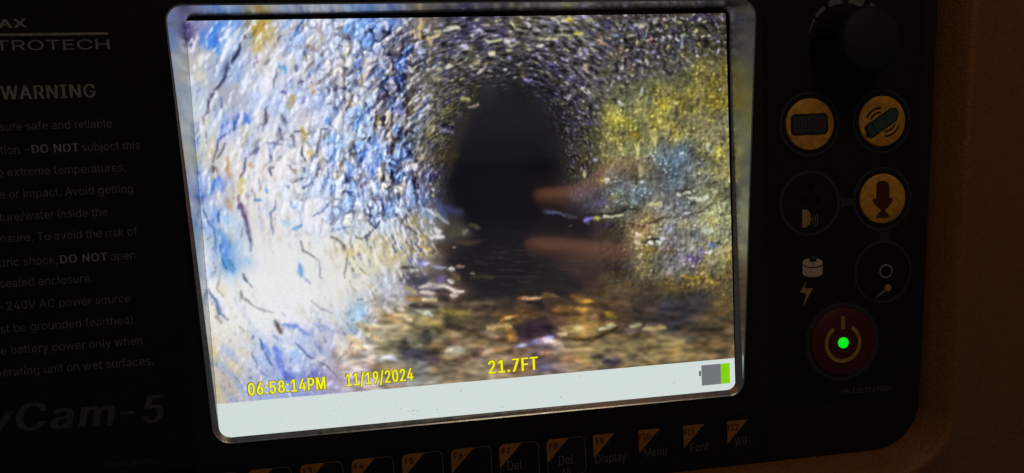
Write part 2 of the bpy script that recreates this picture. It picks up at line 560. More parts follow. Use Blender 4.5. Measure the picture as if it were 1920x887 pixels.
'H': '''
L 105,128,225 .85 44 330,30 430,50
L 225,225,245 .9 18 425,45 445,50
L 45,40,50 .85 16 280,75 350,85
L 185,185,190 .8 14 330,102 380,100
L 58,56,74 .85 60 280,150 430,170
L 150,150,180 .8 16 300,145 320,150
L 150,150,190 .8 9 435,125 450,128
L 165,165,195 .85 13 490,75 575,75
L 232,232,235 .95 20 600,93 625,93
L 112,100,165 .8 28 530,165 570,150
L 225,220,225 .9 17 595,170 625,180
L 232,222,216 .95 19 395,215 480,200 560,208 640,237 690,247
L 225,208,198 .9 18 405,250 500,252
L 52,44,48 .8 18 480,235 560,250 640,265
L 185,160,110 .8 15 290,220 360,250
L 130,102,55 .8 38 310,290 420,305
L 218,210,170 .95 21 420,300 510,308
L 215,205,195 .85 15 615,270 660,272
L 42,38,42 .8 30 540,280 590,300
L 52,43,38 .8 20 330,345 510,355
L 195,200,185 .9 22 380,385 480,410
L 235,222,220 .9 18 170,375 215,385
L 235,220,215 .9 17 245,365 275,370
L 228,202,165 .9 22 230,400 335,445
L 192,172,140 .75 38 170,430 300,480
L 225,185,130 .85 24 75,565 105,570
L 130,125,142 .6 60 90,300 160,330
L 150,200,230 .8 28 -10,360 20,400
L 46,45,48 .85 50 440,530 450,580
L 46,46,36 .85 52 580,450 660,480
L 132,120,62 .7 36 560,390 740,410
L 140,125,70 .6 46 450,450 540,490
L 155,135,108 .7 46 560,530 650,550
L 150,128,100 .6 40 640,580 760,540
L 60,58,70 .85 70 280,650 400,700
L 46,46,56 .8 48 295,580 310,620
L 200,200,220 .85 26 140,700 225,712
L 62,48,50 .75 50 470,690 510,720
L 185,180,168 .8 38 580,660 690,650
L 150,150,120 .7 36 330,590 400,620
L 150,150,155 .6 30 380,750 440,745
L 112,85,72 .7 20 560,600 700,615
L 82,58,48 .75 30 640,730 740,700 830,660
L 170,140,130 .7 24 880,560 930,560
L 215,182,125 .9 18 870,495 1025,488
L 200,150,78 .85 16 940,465 1000,430 1105,388
L 225,195,140 .9 11 990,440 1030,420
L 152,112,45 .8 28 1000,500 1025,580
P 46,34,46 .88 16 1050,480 1150,440 1290,450 1310,540 1200,590 1080,590
L 70,50,35 .7 26 1060,400 1330,380
L 222,180,140 .95 15 1110,290 1225,290
L 160,95,55 .8 12 1070,290 1130,285
L 122,96,60 .75 22 1230,290 1330,268
L 34,27,36 .8 18 1150,325 1260,340
L 135,135,185 .85 24 1060,625 1300,575
L 215,215,235 .85 16 1090,620 1120,615
L 225,222,240 .85 24 1270,595 1310,590
L 192,150,125 .75 28 1220,690 1330,670
L 165,128,90 .75 18 890,655 1040,645
L 112,88,82 .6 28 780,420 840,420
L 84,78,58 .6 40 700,330 900,330
L 100,100,145 .55 50 1200,780 1280,770
L 105,75,50 .6 18 820,560 980,590
L 80,62,48 .6 16 750,140 900,150
L 190,150,130 .75 12 650,70 700,75
L 180,150,130 .7 9 750,118 775,118
L 130,110,70 .7 30 630,130 660,160
''',
'I': '''
L 175,125,50 .6 30 200,285 330,310
L 205,155,75 .6 18 285,308 330,312
L 172,130,58 .8 26 220,370 290,365
L 132,95,52 .75 28 60,385 200,360
L 152,116,95 .75 26 320,430 370,425
L 152,126,52 .8 28 440,400 490,420
L 160,144,94 .75 52 120,510 280,500 460,490
L 200,185,145 .6 34 215,500 290,512
L 205,210,175 .85 18 390,502 490,488
L 210,190,145 .8 20 110,535 150,545
L 56,42,24 .85 15 90,575 280,582 400,552 515,508
L 155,165,238 .9 20 0,580 65,568
L 215,195,172 .85 38 60,605 120,620
L 175,132,95 .75 54 130,720 220,720
L 190,150,125 .7 34 0,680 50,690
L 52,47,70 .85 46 430,730 510,735
L 70,66,56 .75 38 340,690 400,700
L 76,70,54 .6 30 570,700 630,690
L 185,180,142 .85 24 610,480 670,475
L 168,152,110 .75 26 690,510 830,488
L 130,125,125 .6 28 570,525 620,520
L 128,116,80 .5 100 420,630 580,600
L 142,126,88 .55 100 700,600 880,580
L 132,102,76 .6 28 960,500 1010,500
L 62,56,44 .65 28 990,590 1050,580
L 58,50,38 .75 46 1080,535 1230,520
L 122,96,60 .7 36 1060,620 1230,605
L 52,42,32 .75 28 1200,670 1290,640
P 50,47,56 .75 30 830,280 1060,240 1190,265 1130,380 900,450 790,420
L 72,70,85 .6 24 830,340 880,350
L 208,155,48 .9 18 965,140 1070,150
L 215,170,85 .9 17 1120,172 1185,188
L 160,115,45 .7 14 1070,160 1140,150
L 125,98,66 .7 18 890,215 1010,200
L 195,170,190 .75 20 950,40 970,40
L 175,150,102 .8 24 1070,65 1200,20
L 195,170,110 .8 22 1220,5 1290,15
L 70,50,112 .75 50 1010,20 1080,15
L 112,106,106 .6 28 750,95 810,80
L 88,76,45 .6 22 380,155 560,120
L 115,88,50 .75 15 440,215 620,182
L 60,46,72 .6 10 480,85 640,62
L 95,70,45 .6 20 420,250 560,290
L 70,54,40 .6 26 340,330 500,330
L 140,105,60 .6 20 1200,400 1280,380
L 58,44,30 .6 26 0,300 130,320
L 120,90,55 .6 16 0,265 100,275
'''}

def paint(x, y):
    """colours (sRGB 0..1) of the camera picture at picture coordinates x, y (flat float arrays)"""
    g = np.array([[[float(c) for c in p.split(',')] for p in row.split()] for row in GRID.strip().split('\n')])/255
    # broken-up lookup so that no colour field has straight borders
    cx0, cy0 = 945., 352.
    dx = x-cx0; dy = (y-cy0)*1.08
    r = np.hypot(dx, dy)+1e-3; th = np.arctan2(dy, -dx)/(2*np.pi)+.5
    lu = np.log(r/40.)
    wob1 = vnoise(lu*9, th*60, 1, 60); wob2 = vnoise(lu*9, th*60, 2, 60)
    wsc = np.clip(r/300, .3, 1)
    bx = x+wob1*14*wsc; by = y+wob2*18*wsc
    fx = np.clip(np.interp(bx, GX, np.arange(len(GX))), 0, len(GX)-1.001); fy = np.clip(np.interp(by, GY, np.arange(len(GY))), 0, len(GY)-1.001)
    i = fx.astype(int); j = fy.astype(int); a = (fx-i)[:, None]; b = (fy-j)[:, None]
    a = a*a*(3-2*a); b = b*b*(3-2*b)
    c = (g[j, i]*(1-a)+g[j, i+1]*a)*(1-b)+(g[j+1, i]*(1-a)+g[j+1, i+1]*a)*b
    xw = x+5*vnoise(x/24, y/24, 5)+1.7*vnoise(x/6.5, y/6.5, 6); yw = y+5*vnoise(x/24, y/24, 7)+1.7*vnoise(x/6.5, y/6.5, 8)
    grain = np.clip(1.0+.40*vnoise(x/6, y/6, 9), .4, 1)
    def marks(again):
        for tile, items in STROKES.items():
            ox, oy, sc = TILES[tile]
            for it in items.strip().split('\n'):
                f = it.split()
                soft = tile in 'HI'
                kind = f[0]; col = np.array([float(v) for v in f[1].split(',')])/255; al = float(f[2]); w = float(f[3])/sc*(1.25 if soft else .80 if (col.mean() < .5 and float(f[3]) <= 20 and tile in 'ADG') else 1.08)
                if soft: al = al*.95
                if col.mean() < .5 and float(f[3]) <= 18 and tile in 'ADG': al = al*.78
                if again:
                    bright = col.mean() > .62 and float(f[3]) <= 26; dark = col.mean() < .42 and float(f[3]) <= 18 and tile in 'ABDEFG'
                    if kind == 'P' or tile == 'S' or not (bright or dark): continue
                    al = al*(.75 if bright else .2)*(.35 if soft else 1)
                pts = [tuple(float(v) for v in p.split(',')) for p in f[4:]]
                pts = [(ox+p[0]/sc, oy+p[1]/sc) for p in pts]
                px = [p[0] for p in pts]; py = [p[1] for p in pts]
                pad = w*2.6+4
                sel = np.where((x > min(px)-pad) & (x < max(px)+pad) & (y > min(py)-pad) & (y < max(py)+pad))[0]
                if not len(sel): continue
                wf = .6 if (soft or tile in 'DG') else 1.
                X = (x+wf*(xw-x))[sel]; Y = (y+wf*(yw-y))[sel]
                if kind == 'P':                                     # soft-edged patch, inside the outline
                    ins = np.zeros(len(sel), bool); dist = np.full(len(sel), 1e9)
                    n = len(pts)
                    for q_ in range(n):
                        x0, y0 = pts[q_]; x1, y1 = pts[(q_+1) % n]
                        cond = (y0 > Y) != (y1 > Y)
                        ins ^= cond & (X < (x1-x0)*(Y-y0)/((y1-y0) if y1 != y0 else 1e-9)+x0)
                        L2 = (x1-x0)**2+(y1-y0)**2+1e-9
                        tt = np.clip(((X-x0)*(x1-x0)+(Y-y0)*(y1-y0))/L2, 0, 1)
                        dist = np.minimum(dist, np.hypot(X-x0-tt*(x1-x0), Y-y0-tt*(y1-y0)))
                    sd = np.where(ins, -dist, dist)
                    m = al*(1-sst(-w, w, sd))
                else:
                    dist = np.full(len(sel), 1e9)
                    n = len(pts)
                    if n == 1: dist = np.hypot(X-px[0], Y-py[0])
                    for q_ in range(n-1):
                        x0, y0 = pts[q_]; x1, y1 = pts[q_+1]
                        L2 = (x1-x0)**2+(y1-y0)**2+1e-9
                        tt = np.clip(((X-x0)*(x1-x0)+(Y-y0)*(y1-y0))/L2, 0, 1)
                        tp = 1-.35*np.abs((q_+tt)/(n-1)*2-1)**3
                        dist = np.minimum(dist, np.hypot(X-x0-tt*(x1-x0), Y-y0-tt*(y1-y0))/tp)
                    m = al*np.exp(-(dist/(w*.60+.6))**2)*grain[sel]
                c[sel] = c[sel]*(1-m[:, None])+m[:, None]*col

    marks(False)
    # zones
    xs = x+25*wob1
    left = 1-sst(765, 830, xs-0.1*np.abs(y-330)+.78*np.clip(y-470, 0, 400))
    plate = np.exp(-(((x-545)/150)**2+((y-520)/105)**2)**1.5)          # the smooth pale plate, lower left
    bottom = sst(455, 560, y-0.12*(x-900)+-90*(1-sst(690, 860, x))+15*wob1)*sst(620, 720, x+(y-600)*.3)
    hole = sst(.92, 1.40, np.hypot((x-948)/98., (y-325)/150.)+.06*wob2)
    right = sst(1080, 1160, xs)*(1-bottom)*sst(60, 150, y-(1340-x)*.38+25*wob2)
    top = (1-left)*(1-right)*(1-bottom)*(1-sst(300, 420, y))
    cells = np.exp(-((xs-735)/75)**2)*(1-bottom)*sst(20, 60, y)+.50*np.exp(-((xs-630)/95)**2)*(1-plate)*(1-bottom)
    low = sst(395, 440, y+.25*(x-700))*sst(560, 640, x)                 # creamy, finely pocked part below the lumps
    cells = cells*(1-.92*low)
    # streaks that run round the pipe wall: bumps lit from one side
    n1 = vnoise(lu*24+.5*wob1, th*64, 11, 64); n2 = vnoise(lu*46+.4*wob2, th*130, 12, 130); n3 = vnoise(lu*88, th*230, 13, 230)
    n4 = vnoise(x/5., y/9., 14)
    zone = vnoise(lu*5, th*22, 15, 22)
    def relief(x_, y_):
        a_ = np.hypot(x_-cx0, (y_-cy0)*1.08)+1e-3; t_ = np.arctan2((y_-cy0)*1.08, -(x_-cx0))/(2*np.pi)+.5; l_ = np.log(a_/40.)
        return (1.25*vnoise(l_*18+.5*wob1, t_*42, 11, 42)+.75*vnoise(l_*36+.4*wob2, t_*90, 12, 90)+.22*vnoise(l_*80, t_*210, 13, 210)
                +.35*vnoise(x_/9, y_/11, 16)+.12*vnoise(x_/5, y_/6.5, 14))
    e = relief(x-1.6, y-.8)-relief(x+1.6, y+.8)
    k0 = left*(1-.85*plate)
    s2 = vnoise(lu*15, th*40, 21, 40)+.7*vnoise(lu*36, th*90, 22, 90)
    blue = sst(.15, .9, s2+.6*zone)*k0*.34*(1-.75*low)*(1-.55*np.exp(-((x-540)/110)**2-((y-330)/120)**2))
    c = c*(1-blue[:, None])+blue[:, None]*np.array([.47, .62, .94])
    warm = sst(.40, 1.0, -s2+.5*zone)*k0*.45+.22*low*k0
    c = c*(1-warm[:, None])+warm[:, None]*np.array([.80, .72, .52])
    up = sst(.05, .55, e)*k0*.75
    c = c*(1-up[:, None])+up[:, None]*np.array([.93, .93, .97])
    calm = np.exp(-((x-540)/120)**2-((y-300)/150)**2)
    dn = sst(.10, .75, -e)*k0*(.30+.62*sst(-.3, .5, zone))*(1-.45*calm)
    hueq = vnoise(lu*14, th*40, 23, 40)
    dcol = np.where((hueq > .05)[:, None], np.array([[.30, .38, .66]]), np.where((hueq < -.30)[:, None], np.array([[.44, .36, .30]]), np.array([[.33, .33, .47]])))
    c = c*(1-dn[:, None])+dn[:, None]*dcol
    # flaking lumps with dark gaps between them
    wu = x+5*vnoise(x/20, y/24, 45)+1.2*vnoise(x/6, y/6, 46); wv = y+7*vnoise(x/20, y/24, 47)+1.5*vnoise(x/6, y/6, 48)
    f1, f2, cid = worley(wu/19, wv/34, 41)
    f3, f4, cid2 = worley(wu/9, wv/13, 42)
    e1, e2, _ = worley((wu+2.2)/19, (wv+2.2)/34, 41); e3, e4, _ = worley((wu+2.2)/9, (wv+2.2)/13, 42)
    side = np.clip((np.clip(e2-e1, 0, .5)-np.clip(f2-f1, 0, .5))*2.2+(np.clip(e4-e3, 0, .5)-np.clip(f4-f3, 0, .5))*.9, -1, 1)
    k = np.clip(cells, 0, 1)*(.6+.4*sst(-.3, .3, vnoise(x/60, y/60, 49)))
    hgt = np.clip((f2-f1)*1.5, 0, 1)*.5+np.clip((f4-f3)*1.4, 0, 1)*.5
    tint = np.where((cid < .28)[:, None], np.array([[.50, .68, 1.]]), np.where((cid < .56)[:, None], np.array([[.93, .84, .68]]), np.array([[.88, .90, .99]])))
    lum0 = c.max(1)
    lump = tint*(np.clip(lum0*1.1, .3, 1)*(.62+.66*hgt))[:, None]
    c = c*(1-.50*k[:, None])+.50*k[:, None]*lump
    gz = sst(-.4, .3, vnoise(x/36, y/60, 44))
    gz2 = sst(-.1, .4, vnoise(x/22, y/30, 43))
    c = c*(1+(.55*side*k)[:, None])
    gz = sst(-.15, .45, vnoise(x/36, y/60, 44)); gv = sst(.25, .9, vnoise(wu/9, wv/30, 40)+.6*vnoise(wu/6, wv/12, 39))*sst(690, 740, x+.12*(y-200))
    d = np.clip((1-sst(.0, .22, f2-f1))*.62*gz+sst(.38, .75, f3)*.75*gz2+.8*gv, 0, .95)*k
    c = c*(1-d[:, None])+d[:, None]*np.array([.13, .12, .21])
    sp = sst(.45, .9, f4-f3)*sst(.5, .7, cid2)*k*.7
    c = c*(1-sp[:, None])+sp[:, None]*np.array([.93, .94, 1.])
    kk = (left*(1-.9*plate)*(1-.6*sst(560, 680, y)))[:, None]
    lumk = c.mean(1)[:, None]
    c = np.clip(lumk+(c-lumk)*(1+.08*kk), 0, 1)
    c = np.clip(c*(1-kk)+kk*(.57+(c-.60)*1.22), .03, 1)
    # wet glints on the far crown of the pipe
    dens = np.clip(top, 0, 1)*hole
    gx = x+3*vnoise(x/26, y/26, 56); gy = y+3*vnoise(x/30, y/24, 57)-.00035*(x-960)**2
    iso = sst(1100, 1180, x)
    q = (vnoise(lu*36+.25*wob1, th*92, 51, 92)+.8*vnoise(lu*58, th*170, 52, 170))*(1-iso)+(vnoise(gx/10, gy/9, 50)+.8*vnoise(gx/6, gy/5, 60))*iso+.4*vnoise(gx/4, gy/3, 58)
    q2 = vnoise(x/11, y/11, 53)
    c = c*(1+(dens*(.12-.26*sst(1060, 1160, x)))[:, None])
    c = c*(1-(.78*dens*sst(-.45, 1.0, -q))[:, None])
    pb = sst(.1, .6, vnoise(x/34, y/22, 55))*dens*.42
    c = c*(1-pb[:, None])+pb[:, None]*np.array([.27, .25, .46])
    ol = sst(.1, .6, -vnoise(x/30, y/18, 59))*dens*.35
    c = c*(1-ol[:, None])+ol[:, None]*np.array([.42, .38, .22])
    gl = sst(.18, .85, q)*dens*sst(-.55, .25, q2)
    hue = vnoise(x/15, y/11, 54)
    gc = np.where((hue > .22)[:, None], np.array([[.88, .83, .50]]), np.where((hue < -.22)[:, None], np.array([[.68, .66, .95]]), np.array([[.86, .84, .82]])))
    c = c*(1-.80*gl[:, None])+.80*gl[:, None]*gc
    # rough ochre wall on the right
    def rough(x_, y_):
        return vnoise(x_/10, y_/12, 61)+.8*vnoise(x_/5.5, y_/6.5, 62)+.45*vnoise(x_/20, y_/26, 63)
    t = rough(x, y); er = rough(x-1.3, y-1.3)-rough(x+1.3, y+1.3)
    rr = np.clip(right, 0, 1)*hole
    c = c*(1+(.20*t*rr+.22*er*rr+.18*rr*vnoise(x/3.6, y/3.6, 65))[:, None])
    sat = vnoise(x/26, y/30, 64)*rr
    c = c*(1+(rr*(.26*vnoise(x/45, y/38, 69)-.10))[:, None])
    lumr = c.mean(1)[:, None]
    c = np.clip(lumr+(c-lumr)*(.86+.4*sat[:, None]), 0, 1)*(1+rr[:, None]*np.array([-.05, .0, -.04]))
    g1, g2, gid = worley((x+2*wob1)/9, (y+2*wob2)/8, 68)
    sp = (1-sst(.10, .42, g1))*sst(.30, .85, gid)*rr*.80*sst(.16, .36, c.mean(1))*sst(-.5, .3, sat)
    c = c*(1-sp[:, None])+sp[:, None]*np.clip(c*1.75+.14, 0, .94)
    dk = sst(.5, 1.2, -t)*rr*.35
    c = c*(1-dk[:, None])+dk[:, None]*np.array([.22, .20, .20])
    # soft bed of the pipe: out-of-focus gravel
    bw = np.clip(bottom, 0, 1)
    def bed(x_, y_):
        return vnoise(x_/36+.5*wob2, y_/17, 71)+.6*vnoise(x_/17+.3*wob1, y_/9, 72)+.10*vnoise(x_/9, y_/5, 74)
    o = bed(x, y); eb = bed(x, y+2.5)-bed(x, y-2.5)
    o2 = vnoise(x/40, y/20, 73)
    bw = bw*sst(.7, 1.3, np.hypot((x-960)/140., (y-490)/70.))
    c = c*(1+(.30*o*bw+.22*eb*bw)[:, None])
    wm = sst(.1, .9, o2)*bw*.30
    lumc = c.mean(1)
    c = c*(1-wm[:, None])+wm[:, None]*(lumc[:, None]*np.array([1.40, 1.0, .52]))
    lumc = c.mean(1)[:, None]; c = np.clip(lumc+(c-lumc)*(1+.35*bw[:, None]), 0, 1); c = c*(1+(bw*.25)[:, None]*np.minimum(c.mean(1)[:, None]-.38, .04))
    rip = sst(.1, .8, vnoise(x/40+.4*wob1, y/6, 81)+.5*vnoise(x/18, y/4, 82))*np.exp(-((x-970)/130)**2-((y-490)/48)**2)*.10
    c = c+rip[:, None]*np.array([.9, .62, .50])
    fog = np.exp(-((x-950)/75)**2-((y-225)/40)**2)*(.5+.5*vnoise(x/6, y/5, 83))*.045
    c = c+fog[:, None]*np.array([1., .92, .95])
    c = c*(1-(1-left)*(.30*(1-sst(1.0, 1.75, np.hypot((x-955)/108., (y-315)/150.)))*(1-sst(400, 440, y))))[:, None]
    marks(True)
    # the recorder's oversharpened noise
    c = c*(1+(.05*vnoise(x/2.6, y/2.6, 91))[:, None])
    return np.clip(c, 0, 1)
